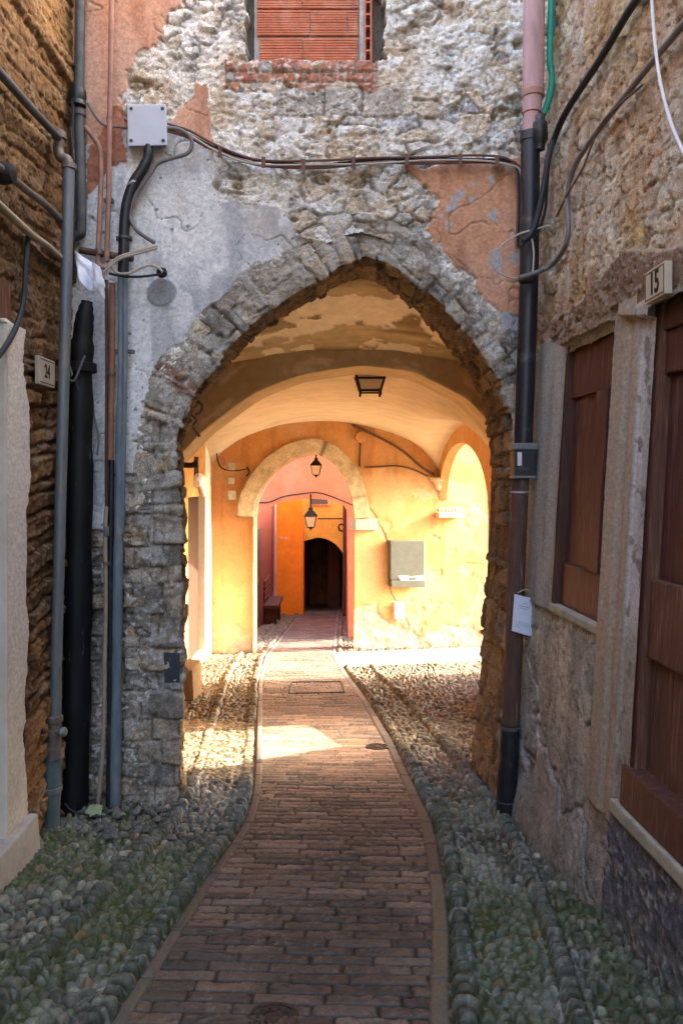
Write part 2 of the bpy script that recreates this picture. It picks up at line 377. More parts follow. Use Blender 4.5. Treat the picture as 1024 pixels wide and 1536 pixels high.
pale = sst(.48, .62, fbm(X*3+8, Y*2.2, 4, 21))*sst(.25, .0, np.abs(uw-.27)-.02)
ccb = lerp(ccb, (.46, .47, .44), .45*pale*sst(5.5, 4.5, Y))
moss = sst(.33, .47, fbm(X*2.3+2, Y*1.8, 4, 25)+.10*np.where(isr, 1, 0)+.07*sst(3.9, 2.4, Y)-.06)*sst(5.3, 4.2, Y)
mossj = moss*(1-np.where(isr, .75, .42)*sst(.35, .8, he))
ccb = lerp(ccb, lerp((.028, .05, .008), (.085, .112, .018), fbm(X*22, Y*22, 4, 64)), .88*mossj)
ccb = lerp(ccb, (.30, .15, .07), .8*(h01(ci, cj, 15) > .975)*(~isr)*sst(.1, .4, he))
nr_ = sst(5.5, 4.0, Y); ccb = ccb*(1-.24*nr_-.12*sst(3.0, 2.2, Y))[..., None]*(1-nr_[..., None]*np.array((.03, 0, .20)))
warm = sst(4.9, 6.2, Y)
ccb = lerp(ccb, ccb*np.array((1.05, .84, .58))*(1+.5*(~side)*sst(5.2, 5.6, Y)-.38*sst(6.9, 7.4, Y)-.5*(~side)*sst(6.9, 7.4, Y))[..., None], warm); ccb = ccb*(1-.3*isr*sst(5, 4, Y))[..., None]  # left cobbles lightened at the sun patch, darkened behind it: painted light and shade
hc = hc-.006
# gutter towards the walls
hc = hc+.05*sst(.0, .25, np.abs(u)-.75)*sst(5, 4.4, Y)*0
inp = (X > L) & (X < R)
apts = np.stack([X, Y, z0+np.where(inp, hp, hc)], -1)
# side paving running into the sunny alley
pvz = (~inp) & (X > R) & (Y > 10.9+.3*(X-.2)) & (Y < 12.6+.3*X)
dq, qk, qr = ashlar(Y-.3*X, X, .30, .16, 91, .2, .2)
pc = pick(h01(qk, qr, 4), [(.25, .20, .155), (.29, .24, .18), (.26, .21, .15)]); pc = lerp((.16, .12, .09), pc, sst(.001, .01, dq))
apts[..., 2] = np.where(pvz, z0+.006+.004*sst(0, .01, dq), apts[..., 2])
ccb, hfk = flecks(ccb, hc*0, X, Y, 55, 341, light=(.40, .39, .35), dark=(.045, .05, .03), am=.35, pit=.003); apts[..., 2] += np.where(inp, 0, hfk)
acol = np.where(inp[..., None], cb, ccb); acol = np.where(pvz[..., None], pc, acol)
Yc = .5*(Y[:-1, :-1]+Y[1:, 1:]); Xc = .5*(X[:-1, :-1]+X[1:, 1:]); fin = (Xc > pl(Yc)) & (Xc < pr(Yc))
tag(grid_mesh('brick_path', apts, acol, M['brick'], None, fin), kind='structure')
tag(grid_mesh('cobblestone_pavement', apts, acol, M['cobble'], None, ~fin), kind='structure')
gm = MB(); gm.add([(-300, -300, float(gz(-300))*0-1.2), (300, -300, -1.2), (300, 0, -1.75), (300, 40, float(gz(40))-.2), (300, 400, float(gz(40))-.2), (-300, 400, float(gz(40))-.2), (-300, 40, float(gz(40))-.2), (-300, 0, -1.75)], [(0, 1, 2, 7), (7, 2, 3, 6), (6, 3, 4, 5)])
tag(gm.build('ground', M['earth']), kind='structure')
# ------------------------------------------------------------------ arched house front
arch_house = thing('arch_house', 'rough stone house front with peeling plaster pierced by a pointed archway', 'building')
INL = [(272, 1235), (274, 1100), (276, 900), (275, 760), (266, 700), (270, 650), (284, 612), (301, 583), (328, 548), (357, 511), (386, 483), (427, 455), (463, 432), (505, 405), (545, 387)]
INR = [(575, 395), (605, 411), (650, 449), (690, 492), (725, 535), (748, 575), (764, 625), (770, 690), (768, 780), (762, 900), (752, 1050), (740, 1180), (737, 1235)]
def resample(pts, n):
    p = np.array(pts, float); d = np.r_[0, np.cumsum(np.hypot(*np.diff(p, axis=0).T))]
    s = np.linspace(0, d[-1], n); return np.stack([np.interp(s, d, p[:, 0]), np.interp(s, d, p[:, 1])], -1)
def smoothc(p, k):
    for _ in range(k):
        q = p.copy(); q[1:-1] = (p[:-2]+2*p[1:-1]+p[2:])/4; p = q
    return p
inn = smoothc(resample(INL+INR, 700), 5)
ix = (inn[:, 0]-CX)/F*YF; iz = (HY-inn[:, 1])/F*YF
tx = np.gradient(ix); tz = np.gradient(iz); tl = np.hypot(tx, tz); tx /= tl; tz /= tl
nx, nz = -tz, tx                        # outward from the opening (curve runs left foot -> apex -> right foot)
sa = np.r_[0, np.cumsum(np.hypot(np.diff(ix), np.diff(iz)))]
half = inn[:, 0] < 545
W = np.where(half, .32, .265)
W = np.where(half & (inn[:, 1] > 740), .37, W); W = smoothc(np.stack([W, W], -1), 60)[:, 0]
splay = np.interp(inn[:, 0]*0+np.arange(700), [0, 150, 330, 420, 520, 699], [.17, .17, .08, .03, .0, .0])
# ring cross-section: front face outer -> inner edge -> soffit back
tf = np.linspace(1, 0, 46); tb = np.linspace(0, 1, 80)[1:]
DEP = .72
ring = []; uu = []; fr = []
for t in tf: ring.append(np.stack([ix+nx*W*t, np.full(700, YF-.03+.02*t), iz+nz*W*t], -1)); uu.append(W*t); fr.append(np.ones(700))
for t in tb: ring.append(np.stack([ix+nx*splay*t, np.full(700, YF-.03+(DEP+.03)*t), iz+nz*splay*t], -1)); uu.append(-np.full(700, DEP*t)); fr.append(np.zeros(700))
ring = np.array(ring); uu = np.array(uu); fr = np.array(fr); S = np.broadcast_to(sa, uu.shape)
Sw = S+.05*(fbm(S*7, uu*7, 3, 2)-.5)+.02*uu; Uw = uu+.07*(fbm(S*6, uu*6, 3, 6)-.5)
isj = (np.broadcast_to(inn[:, 1], uu.shape) > 730)
d1, k1, r1 = ashlar(Uw+.02, Sw, .30, .092, 5, .95, .85)
d2, k2, r2 = ashlar(Uw, Sw, .25, .14, 8, .95, .8)
dd = np.where(isj, d2, d1); ids = np.where(isj, k2*31+7, k1); idr = np.where(isj, r2+100, r1)
q1 = h01(ids, idr, 3); q2 = h01(ids, idr, 4); q3 = h01(ids, idr, 5)
e = sst(.0, .012, dd+.012*(fbm(S*40, uu*40, 3, 4)-.5))
rough = .020*(ridge(S*13+q1*9, uu*11, 5, 3)-.5)+.022*(fbm(S*30, uu*30, 4, 9)-.5)+.022*(fbm(S*4, uu*4, 2, 7)-.5)
hh = e*(.004+.030*q1+.030*((q2-.5)*np.sin(Sw*18+q1*6)+(q3-.5)*np.sin(Uw*14+q2*6)))+rough-.012
sm_ = sst(.50, .62, fbm(S*4.5+2, uu*5, 4, 61)+.12*sst(.10, .28, uu))*(uu > 0)*(~isj)
hh = hh*(1-.7*sm_)+sm_*(.010+.7*rough)
corner = np.exp(-(uu/.035)**2)
hh = hh-.014*corner*(.2+1.6*fbm(S*8, uu*8, 3, 19))
nrm = np.stack([-nx*(1-fr)*1.0, -fr*np.ones_like(uu), -nz*(1-fr)], -1)
nrm = nrm+np.stack([-nx*.5*corner*fr, -.5*corner*(1-fr), -nz*.5*corner*fr], -1)
ring = ring+nrm*hh[..., None]
cf = 1.2*pick(q2, [(.24, .225, .205), (.30, .275, .24), (.17, .165, .16), (.34, .31, .265), (.26, .235, .205), (.19, .185, .18), (.42, .39, .34), (.33, .26, .18)])
cf = cf*(.55+1.0*fbm(S*16, uu*16, 5, 12))[..., None]*np.array((1.2, 1.08, .92))
cf = lerp(cf, (.56, .54, .49), .75*sst(.56, .68, fbm(S*8+3, uu*8, 5, 15)))
cf = lerp((.17, .125, .08), cf, .15+.85*e)
cf = lerp(cf, np.array((.50, .46, .38))*(.7+.5*fbm(S*14, uu*14, 4, 63))[..., None], .75*sm_)
py_ = np.broadcast_to(inn[:, 1], uu.shape); px_ = np.broadcast_to(inn[:, 0], uu.shape)
redb = (np.abs(py_-590) < 9) & (px_ < 400); cf = lerp(cf, (.30, .12, .08), .8*redb*e)
cso = pick(q2, [(.24, .17, .095), (.19, .13, .07), (.28, .205, .12), (.16, .11, .06), (.22, .16, .10)])*(.75+.5*fbm(S*10, uu*10, 4, 22))[..., None]
cso = lerp((.12, .075, .04), cso, .3+.7*e)
cf, hf_ = flecks(cf, hh*0, S, uu, 44, 321, dark=(.11, .09, .07), am=.5, pit=.007, tl=.6, td=.64); cso, hf2 = flecks(cso, hh*0, S, uu, 40, 331, light=(.42, .33, .20), am=.4, pit=.008, td=.63)
ring = ring+nrm*np.where(uu > 0, hf_, hf2)[..., None]
cr = lerp(cso, cf, sst(-.03, .015, uu+.03*(fbm(S*8, uu*8, 3, 29)-.5)))
grid_mesh('stone_arch', ring, cr, M['archstone'], arch_house)
# the wall sheet around it
fx = axis((-1.76, 1.52, .0075)); fz = axis((-2.25, 3.25, .0075), (3.25, 3.5, .05))
Z, X = np.meshgrid(fz, fx, indexing='ij')
px = CX+X*F/YF; py = HY-Z*F/YF
n1 = fbm(X*5, Z*5, 4, 3)-.5; n2 = fbm(X*5+9, Z*5+4, 4, 5)-.5
ppx = px+34*n1+10*(fbm(X*22, Z*22, 3, 1)-.5); ppy = py+34*n2+10*(fbm(X*22, Z*22, 3, 2)-.5)
wx = X+.07*n1; wz = Z+.06*n2
big = (py > 780)
sel = fbm(X*1.6+3, Z*1.6, 2, 27) > .5
a1, a2_, ka1, ra1 = voro(wx/.20, wz/.115, 3, .9); b1, b2_, kb1, rb1 = voro(wx/.115, wz/.075, 4, .95)
da = np.where(sel, (a2_-a1)*.075, (b2_-b1)*.048); ka = np.where(sel, ka1, kb1+300); ra = np.where(sel, ra1, rb1)
dbg, kb_, rb_ = ashlar(wx, wz, .26, .15, 6, .6, .6)
d = np.where(big, dbg, da); k_ = np.where(big, kb_+50, ka); r_ = np.where(big, rb_+90, ra)
q1 = h01(k_, r_, 13); q2 = h01(k_, r_, 14)
e = sst(.001, .012, d+.012*(fbm(X*35, Z*35, 3, 4)-.5))
smear = sst(.44, .58, fbm(X*4.2+3, Z*4.2, 4, 17))*(~big)
rgh = .013*(ridge(X*14+q1*5, Z*18, 5, 3)-.5)+.020*(fbm(X*38, Z*38, 4, 9)-.5)
hst = e*(.006+.030*q1+.05*((q2-.5)*np.sin(wx*9+q1*6)*.5+(h01(k_, r_, 15)-.5)*np.sin(wz*16+q2*6)*.5))+rgh
hst = hst*(1-smear*.75)+smear*(.016+.9*rgh+.012*(fbm(X*18, Z*18, 4, 91)-.5))
pits = sst(.68, .76, fbm(X*6+1, Z*8, 3, 55)); hst = hst-.035*pits
cs = pick(h01(k_, r_, 16), [(.56, .53, .46), (.46, .44, .39), (.62, .59, .51), (.36, .345, .32), (.52, .43, .31), (.68, .65, .57), (.27, .26, .25), (.56, .46, .33)])
csl = np.array((1.15, 1.05, .9))*pick(q2, [(.20, .19, .175), (.25, .23, .20), (.16, .155, .15), (.29, .26, .22), (.22, .205, .185), (.24, .19, .14)])
cs = np.where(big[..., None], csl*1.3, cs)
cs = cs*(.55+.95*fbm(X*16, Z*16, 5, 12))[..., None]
mort = lerp((.68, .64, .54), (.48, .38, .25), sst(.45, .65, fbm(X*3, Z*3, 3, 44)))
mort = np.where(big[..., None], mort*.75, mort)
cs = lerp(mort*.42, cs, e*.9+.1); cs = lerp(cs, mort*1.12, smear*.8)
cs = lerp(cs, (.80, .79, .74), .7*sst(.55, .68, fbm(X*9, Z*9, 4, 71))*(~big))
cs = lerp(cs, (.22, .16, .09), pits*.8)
# row of long squared blocks and the broken brick sill under the walled-up window
qb = (py+6*n1*2 > 135) & (py+10*n2 < 176) & (px > 408+20*n2) & (px < 618+30*n1)
dq_, kq, rq = ashlar(X+.05*n2, Z-.0, .42, 3.0, 61, .6, 0); dq_ = np.minimum(dq_, np.minimum(py-133, 178-py)/231.)+.012*(fbm(X*25, Z*25, 3, 4)-.5)
eq = sst(0, .014, dq_); hst = np.where(qb, .026*eq+.020*(fbm(X*14, Z*14, 5, 9)-.5), hst)
cs = np.where(qb[..., None], lerp((.24, .20, .15), pick(h01(kq, rq, 3), [(.40, .36, .30), (.46, .40, .32), (.36, .33, .28)])*(.5+1.0*fbm(X*11, Z*11, 5, 2))[..., None], eq), cs)
rbz = (ppy > 92) & (ppy < 132) & (px > 338) & (px < 566)
dr, kr_, rr_ = ashlar(X, Z, .13, .075, 66, .7, .4); er = sst(0, .012, dr)
hst = np.where(rbz, .030*er*(.4+h01(kr_, rr_, 1))+rgh*.7, hst)
cs = np.where(rbz[..., None], lerp((.40, .36, .30), pick(h01(kr_, rr_, 2), [(.44, .18, .11), (.50, .26, .18), (.42, .34, .24), (.40, .16, .09), (.40, .38, .34), (.46, .23, .14)]), er), cs)
cs, hst = flecks(cs, hst, X, Z, 42, 301, light=(.82, .80, .74), dark=(.15, .12, .085), am=.65, pit=.009, tl=.57, td=.635); cs = cs*(1.22-.2*big)[..., None]
# plaster areas
POLY = dict(
 peachL=[(100, -400), (280, -400), (272, 0), (262, 18), (250, 42), (246, 78), (205, 82), (192, 105), (186, 150), (190, 245), (100, 250)],
 peachS=[(296, 122), (314, 132), (320, 170), (320, 242), (288, 244), (284, 205), (262, 204), (255, 186), (288, 150)],
 grey=[(100, 236), (188, 190), (250, 186), (285, 205), (320, 244), (322, 306), (352, 300), (385, 305), (425, 312), (446, 345), (440, 372), (380, 412), (328, 450), (270, 512), (238, 550), (214, 640), (204, 700), (192, 770), (176, 800), (120, 800), (100, 780)],
 peachR=[(614, 246), (790, 243), (790, 472), (768, 474), (748, 492), (742, 470), (700, 412), (648, 362), (640, 352), (652, 338), (656, 310), (634, 290)],
 greyR=[(742, 478), (764, 470), (795, 480), (795, 560), (770, 560), (752, 520)],
 bare=[(818, 740), (850, 740), (850, 1300), (818, 1300)])
PC = dict(peachL=(.56, .31, .20), peachS=(.58, .33, .21), grey=(.56, .57, .565), peachR=(.58, .30, .17), greyR=(.38, .39, .385), bare=(.30, .27, .23))
flat = np.zeros(X.shape); ok = np.zeros(X.shape, bool)
for nme in POLY:
    m = inpoly(ppx, ppy, POLY[nme]); c = np.broadcast_to(np.array(PC[nme]), cs.shape)
    v1 = fbm(X*3, Z*3, 4, 33); v2 = fbm(X*11, Z*11, 4, 35)
    c = c*(.86+.20*v1+.10*v2)[..., None]
    if nme == 'grey':
        c = lerp(c, (.74, .74, .71), .85*sst(.42, .62, fbm(X*2.2+2, Z*1.7+5, 4, 37)+.12*sst(420, 250, np.abs(py-560)+2*np.abs(px-200))-.02))
        c = lerp(c, (.36, .37, .37), .6*sst(.6, .7, fbm(X*3.5+7, Z*3.5, 4, 39)))
        c = lerp(c, (.45, .38, .28), .4*sst(.5, .7, fbm(X*2.5, Z*1.2, 3, 43)))
        c = lerp(c, (.33, .345, .36), .55*sst(.5, .66, fbm(X*7+2, Z*.9, 4, 46))); c = lerp(c, (.80, .79, .76), .6*sst(.58, .64, fbm(X*8+5, Z*7, 5, 48)))
        sp1, _, si, sj = voro(X*17, Z*17, 45, .95); spots = (sp1 < .05+.17*h01(si, sj, 2)**3) & (h01(si, sj, 1) > .6) & (fbm(X*3, Z*3, 2, 8) > .45)
        c = lerp(c, (.10, .105, .11), .8*spots)
    elif nme.startswith('peach'):
        c = lerp(c, (.56, .36, .27), .6*sst(.5, .7, fbm(X*2.2, Z*1.2, 4, 47)))
        c = lerp(c, (.34, .15, .08), .55*sst(.56, .72, fbm(X*9, Z*2.0, 4, 49)))
        if nme == 'peachR': c = lerp(c, (.40, .40, .385), .9*sst(.72, .735, fbm(X*6+3, Z*5, 3, 53)+.03*sst(60, 0, np.abs(px-750)+np.abs(py-330)*.5)))
    cs = np.where(m[..., None], c, cs); ok |= m
okb = blur_mask(ok, 1)
hpl = .036+.010*(fbm(X*2.5, Z*2.5, 3, 57)-.5)+.004*(fbm(X*18, Z*18, 3, 58)-.5)
crk = np.abs(fbm(X*2.1+5, Z*2.1, 4, 87)-.5); hpl = hpl-.010*sst(.006, .001, crk)
cs = lerp(cs, (.22, .19, .16), .6*sst(.005, .001, crk)*okb)
hst = hst*(1-okb)+hpl*okb
edge = okb*(1-okb)*4
cs = lerp(cs, (.34, .19, .11), .35*sst(.3, .9, edge)*(fbm(X*6, Z*6, 2, 3) > .5))
# painted strip behind the pipes next to the corner: chipped pink mortar
chip = inpoly(ppx, ppy, [(118, 240), (190, 150), (196, 246), (160, 250), (140, 300)]); cs = np.where(chip[..., None], np.array((.40, .17, .10))*(.7+.6*fbm(X*14, Z*14, 4, 3))[..., None], cs)
hst = hst+chip*.02*(fbm(X*20, Z*20, 3, 8)-.3)
# round scab of cement
scab = np.hypot((px-246)/22, (py-440)/21)+.5*n1; cs = lerp(cs, (.29, .30, .305), sst(1.0, .9, scab)); hst = hst+.008*sst(1.0, .9, scab)
# walled-up window recess
rec = (ppx > 372) & (ppx < 574) & (ppy < 96) & (ppx > 360); hole = rec & (py < 93)
hst = np.where(hole, -.10, hst)
cs = np.where(hole[..., None], np.array((.17, .14, .11)), cs)
pts = np.stack([X, YF-hst, Z], -1)
mid = np.stack([ix+nx*W*.55, iz+nz*W*.55], -1); midpoly = [tuple(p) for p in mid]+[(mid[-1][0], -3), (mid[0][0], -3)]
Xc = .5*(X[:-1, :-1]+X[1:, 1:]); Zc = .5*(Z[:-1, :-1]+Z[1:, 1:])
keep = ~inpoly(Xc, Zc, midpoly)
cs4 = np.concatenate([cs, (1-.72*okb)[..., None]], -1)
grid_mesh('facade_wall', pts, cs4, M['stone'], arch_house, keep)
# inner skin of the front wall, closing the gap behind the arch
bx = ix+nx*splay; bz = iz+nz*splay
bm_ = MB(); n = 700; sel = list(range(0, n, 5))+[n-1]
v = [(bx[i], YF+DEP, bz[i]) for i in sel]+[(np.clip(bx[i]+nx[i]*4, -2.6, 2.0), YF+DEP+.005, np.clip(bz[i]+nz[i]*4, -2.4, 2.6)) for i in sel]; m_ = len(sel)
bm_.add(v, [(i, i+1, m_+i+1, m_+i) for i in range(m_-1)]); bm_.build('inner_wall_face', M['dark'], arch_house)
# walled-up window
win = MB()
bw = bpy.data.objects.new('blocked_window', None); link(bw, arch_house)
tb_ = MB()
def fbox(mb, x0, y0, x1, y1, o0, o1):   # box on the facade from photo corners and depth offsets
    mb.hexa([FP(x0, y1, 0)*1+Vector((0, -o0, 0)), FP(x1, y1, 0)+Vector((0, -o0, 0)), FP(x1, y1, 0)+Vector((0, -o1, 0)), FP(x0, y1, 0)+Vector((0, -o1, 0)),
             FP(x0, y0, 0)+Vector((0, -o0, 0)), FP(x1, y0, 0)+Vector((0, -o0, 0)), FP(x1, y0, 0)+Vector((0, -o1, 0)), FP(x0, y0, 0)+Vector((0, -o1, 0))])
rows = [(-72, -30), (-28, 8), (11, 49), (53, 93)]
for ri, (a, b) in enumerate(rows):
    cuts = [384, 453, 530, 538] if ri % 2 else [384, 465, 521, 538]
    if ri == 3: cuts = [388, 454, 537]
    for c0, c1 in zip(cuts[:-1], cuts[1:]):
        nr = 10
        for q in range(nr):     # the ribs of the hollow blocks
            ya = a+(b-a)*q/nr; yb = a+(b-a)*(q+.72)/nr
            fbox(tb_, c0+.7, ya, c1-.7, yb, -.085, -.030+random.uniform(-.002, .002))
        fbox(tb_, c0+.6, a, c1-.6, b, -.09, -.037)
tb_.build('hollow_brick', M['terracotta'], bw)
mo = MB(); fbox(mo, 380, -75, 541, 95, -.095, -.048); fbox(mo, 539, -75, 546, 95, -.09, -.012); mo.build('mortar_bed', M['mortar'], bw, bevel=.003)
he_ = MB(); ho_ = MB()
for i in range(9):
    y0 = -72+i*18.2
    fbox(he_, 547, y0, 557, y0+2.6, -.09, -.005); fbox(ho_, 548, y0+2.6, 556, y0+18, -.09, -.045)
fbox(he_, 546, -75, 548.6, 94, -.09, -.004); fbox(he_, 555, -75, 557.6, 94, -.09, -.006); he_.build('brick_end', M['terracotta'], bw); ho_.build('brick_cavity', M['terrahole'], bw)
# ------------------------------------------------------------------ vaults and tunnel walls (same house)
cxs = axis((-2.25, 1.8, .02)); cys = axis((5.46, 7.02, .02))
Yv, Xv = np.meshgrid(cys, cxs, indexing='ij'); t = (Yv-5.46)/1.56
za = 1.68-.17*(Xv-.1)**2; zb = 1.185-.09*(Xv-.1)**2-.05*np.clip(np.abs(Xv)-1.3, 0, 9)**2*4
zv = za*(1-t)+zb*t+.03*(fbm(Xv*2, Yv*2, 3, 3)-.5)
pn = fbm(Xv*3.2+1, Yv*4.2+2, 4, 6); flk = sst(.585, .60, pn+.05*sst(6.0, 5.5, Yv))
band = fbm(Xv*1.0, Yv*7, 4, 7)
cv = lerp((.27, .21, .11), (.54, .45, .27), sst(.35, .65, band)); cv = cv*(.8+.4*fbm(Xv*8, Yv*8, 4, 8))[..., None]; cv = lerp(cv, (.85, .78, .60), flk)
grid_mesh('front_vault', np.stack([Xv, Yv, zv+.012*flk], -1), cv, M['brownvault'], arch_house)
# transverse arch
RB = [(-2.3, -1.2), (-2.25, -.75), (-2.05, -.35), (-1.85, -.10), (-1.53, .19), (-1.34, .41), (-.83, .79), (-.39, .966), (.18, 1.054), (.68, 1.0), (1.19, .74), (1.41, .50), (1.6, .22), (1.72, -.05), (1.78, -.6)]
rbp = smoothc(resample(RB, 140), 6)
prof = [(7.0, 2.0, 1), (7.0, 0, 0), (7.02, -.01, 0), (7.55, -.02, 0), (7.57, 0, 0), (7.57, 2.0, 1)]
nrx = -np.gradient(rbp[:, 1]); nrz = np.gradient(rbp[:, 0]); ln = np.hypot(nrx, nrz); nrx /= ln; nrz /= ln
tt = np.linspace(0, 1, 10)
secs = [(7.0, o) for o in np.linspace(1.1, 0, 40)]+[(7.0+.57*s_, -.0) for s_ in np.linspace(.02, 1, 20)]+[(7.57, o) for o in np.linspace(.02, 1.1, 20)]
RP = []
for yy, o in secs:
    zz = rbp[:, 1]+o; RP.append(np.stack([rbp[:, 0], np.full(140, yy), zz], -1))
RP = np.array(RP); ss = np.broadcast_to(np.arange(140)/20., RP.shape[:2]); oo = np.broadcast_to(np.arange(len(secs))[:, None]/12., RP.shape[:2])
RP[..., 1] += .012*(fbm(ss*1.5, oo*1.5, 3, 3)-.5); RP[..., 2] += .015*(fbm(ss*2, oo*.7, 3, 5)-.5)
crb = lerp((.36, .285, .175), (.48, .39, .25), fbm(ss*1.2, oo*1.4, 4, 5)); crb = lerp(crb, (.62, .53, .38), .7*sst(.62, .7, fbm(ss*4, oo*4, 4, 9)))
soff = (np.arange(len(secs)) >= 40)[:, None]&np.ones((1, 140), bool); crb = np.where(soff[..., None], lerp((.50, .38, .21), (.36, .26, .13), fbm(ss*2, oo*2, 3, 1)), crb)
grid_mesh('transverse_arch', RP, crb, M['brownvault'], arch_house)
# groin vault
tx_ = axis((-2.25, 1.78, .03)); ty_ = np.linspace(0, 1, 170)
T_, X_ = np.meshgrid(ty_, tx_, indexing='ij')
Yg = 7.5+(ye(X_)+.06-7.5)*T_
ug = np.clip((X_+.23)/1.99, -1, 1)
A_ = (.99+.10*(1-T_))*np.sqrt(1-ug**2+1e-6); B_ = .80*np.sqrt(np.clip(1-(2*T_-1)**2, 0, 1)+1e-6)
kk_ = 14.; Zg = -.03+np.log(np.exp(kk_*A_)+np.exp(kk_*B_))/kk_-.05*np.exp(-((A_-B_)/.12)**2)*0
Zg = Zg+.035*(fbm(X_*1.5, Yg*1.5, 3, 12)-.5)
ribz = np.interp(X_, rbp[:, 0], rbp[:, 1])+.035; bl_ = sst(0, .22, T_); Zg = ribz*(1-bl_)+Zg*bl_
grid_mesh('cross_vault', np.stack([X_, Yg, Zg], -1), None, M['cream'], arch_house)
rs = MB(); rs.box((-2.6, 5.53, 2.45), (1.95, 13.9, 2.75)); rs.build('roof', M['roof'], arch_house, bevel=.02)
# right-hand tunnel wall: sunny archway and an added unseen opening shaped to cast the sun patch
XR = 1.78
SUN = (-.95, -.232, -.39)      # direction the sunlight travels
def back(x, y):
    s = (XR+.15-x)/.95; return (y+.232*s, float(gz(y))+.39*s)
sw = [back(.16, 6.20), back(-.20, 7.05), back(-.95, 6.86), back(-2.2, 6.62), back(-2.2, 5.38), back(-.80, 5.58)]
def ring_wall():
    mb = MB()
    # spandrel above the arch as vertical strips, solid wall before it with the added sun opening cut out
    fn = lambda u, v, o: (XR+o, u, v)
    arc = [(11.24-2.24*math.cos(a), -.42+.93*math.sin(a)) for a in np.linspace(0, math.pi, 25)]
    holed(mb, arc+[(13.6, -.42), (13.6, 2.5), (9.0, 2.5)], [], fn, .15)
    holed(mb, [(5.45, -2.6), (9.0, -3.0), (9.0, 2.5), (5.45, 2.5)], [sw], fn, .15)
    return mb
ring_wall().build('side_wall', M['orange'], arch_house)
# ------------------------------------------------------------------ orange side wall of the tunnel (west side)
XLW = -2.2
lw = thing('passage_side_wall', 'narrow strip of orange side wall beside the stone pier inside the passage', 'wall')
m_ = MB(); m_.box((XLW-.3, 5.5, -3.4), (XLW, 10.62, 1.4)); m_.box((XLW-.3, 10.62, -.30), (XLW, 11.9, 1.4)); m_.build('wall', M['orange'], lw); m_ = MB(); m_.box((XLW-.3, 11.9, -3.4), (XLW+.012, 12.6, 1.4)); m_.build('painted_sun_strip', M['sunpaint'], lw)  # pale end strip: sunlight on the wall put into its colour
m_ = MB()
for k in range(5): m_.box((XLW-.16, 10.64+k*.25, -2.78), (XLW-.10, 10.64+k*.25+.244, -.32))
dr_ = m_.build('door', M['tunneldoor'], lw)
m_ = MB(); m_.box((XLW-.1, 10.62, -2.95), (XLW+.05, 11.9, -2.78)); m_.build('doorstep', M['sill'], lw, bevel=.01)
m_ = MB(); m_.hexa([(XLW-.02, 11.05, 0), (XLW-.02, 11.35, 0), (XLW+.012, 11.35, 0), (XLW+.012, 11.05, 0), (XLW-.02, 11.05, .30), (XLW-.02, 11.35, .30), (XLW+.012, 11.35, .30), (XLW+.012, 11.05, .30)]); m_.build('niche', M['tunneldoor'], lw)
m_ = MB(); m_.tube([(XLW+.03, 11.0, -.10), (XLW+.05, 11.2, -.04), (XLW+.06, 11.45, -.22), (XLW+.03, 11.6, -.28)], [.07, .09, .05, .04], 10); tag(m_.build('rag', M['cloth']), 'pale rag hanging over the narrow tunnel door', 'rag')
# ------------------------------------------------------------------ far wall with the second arch
ew = thing('passage_end_wall', 'orange plastered wall with a stone-trimmed pointed arch at the passage end', 'wall')
AI = [(380, 985), (380, 850), (380, 780), (383, 752), (395, 728), (415, 704), (440, 688), (470, 680), (488, 686), (505, 700), (520, 722), (528, 748), (532, 778), (532, 850), (530, 990)]
ai = smoothc(resample(AI, 160), 4); aiw = np.array([list(EW(a, b)) for a, b in ai])
ex = axis((-2.6, 4.6, .016)); ez = axis((-3.45, 1.3, .016))
Ze, Xe = np.meshgrid(ez, ex, indexing='ij'); yee = ye(Xe); pxe = CX+Xe/yee*F; pye = HY-Ze/yee*F
nn = fbm(Xe*2, Ze*2, 4, 3); n3 = fbm(Xe*8, Ze*8, 4, 4)
ce = lerp((.52, .27, .10), (.49, .235, .075), sst(.35, .65, nn)); ce = lerp(ce, (.52, .25, .11), sst(385, 350, pxe)*.9)
ce = lerp(ce, (.52, .31, .125), .7*sst(760, 900, pye)); ce = ce*(.9+.2*n3)[..., None]
hgt = Ze-gz(yee)
dam = sst(.0, .06, .45*fbm(Xe*1.8+3, Ze*1.8, 4, 8)+.28*np.exp(-((Xe-.55)/.35)**2)+.16*np.exp(-((Xe+1.9)/.3)**2)-hgt*.55-.08)
ce = lerp(ce, lerp((.34, .29, .21), (.46, .40, .31), n3), dam)
pe = sst(.60, .63, fbm(Xe*3.5+1, Ze*3.5, 4, 14)+.10*np.exp(-((hgt-.62)/.35)**2)-.06)*sst(.6, 1.2, Xe); ce = lerp(ce, (.47, .33, .18), .6*pe); ce = lerp(ce, (.33, .15, .05), .45*sst(.54, .7, fbm(Xe*6, Ze*.8, 4, 18))); ce = lerp(ce, (.56, .36, .18), .5*sst(.55, .68, fbm(Xe*1.3+4, Ze*1.6, 5, 19)))
he2 = .012*(fbm(Xe*3, Ze*3, 4, 5)-.5)-.025*dam-.012*pe+dam*.04*(fbm(Xe*9, Ze*9, 4, 6)-.5)
ck1 = np.abs(Xe-(.86+.10*np.sin(Ze*4)+.16*(fbm(Ze*3, Ze*0, 4, 3)-.5)-(Ze+1.6)*.25)); ckm = sst(.018, .005, ck1)*(Ze > -2.7)*(Ze < -.55)*(fbm(Xe*4, Ze*2, 2, 2) > .38)
he2 = he2-.02*ckm; ce = lerp(ce, (.30, .16, .07), .85*ckm)
opn = [(p[0], p[2]) for p in aiw]
Xc = .5*(Xe[:-1, :-1]+Xe[1:, 1:]); Zc = .5*(Ze[:-1, :-1]+Ze[1:, 1:])
nE = np.array((.287, -.958, 0))
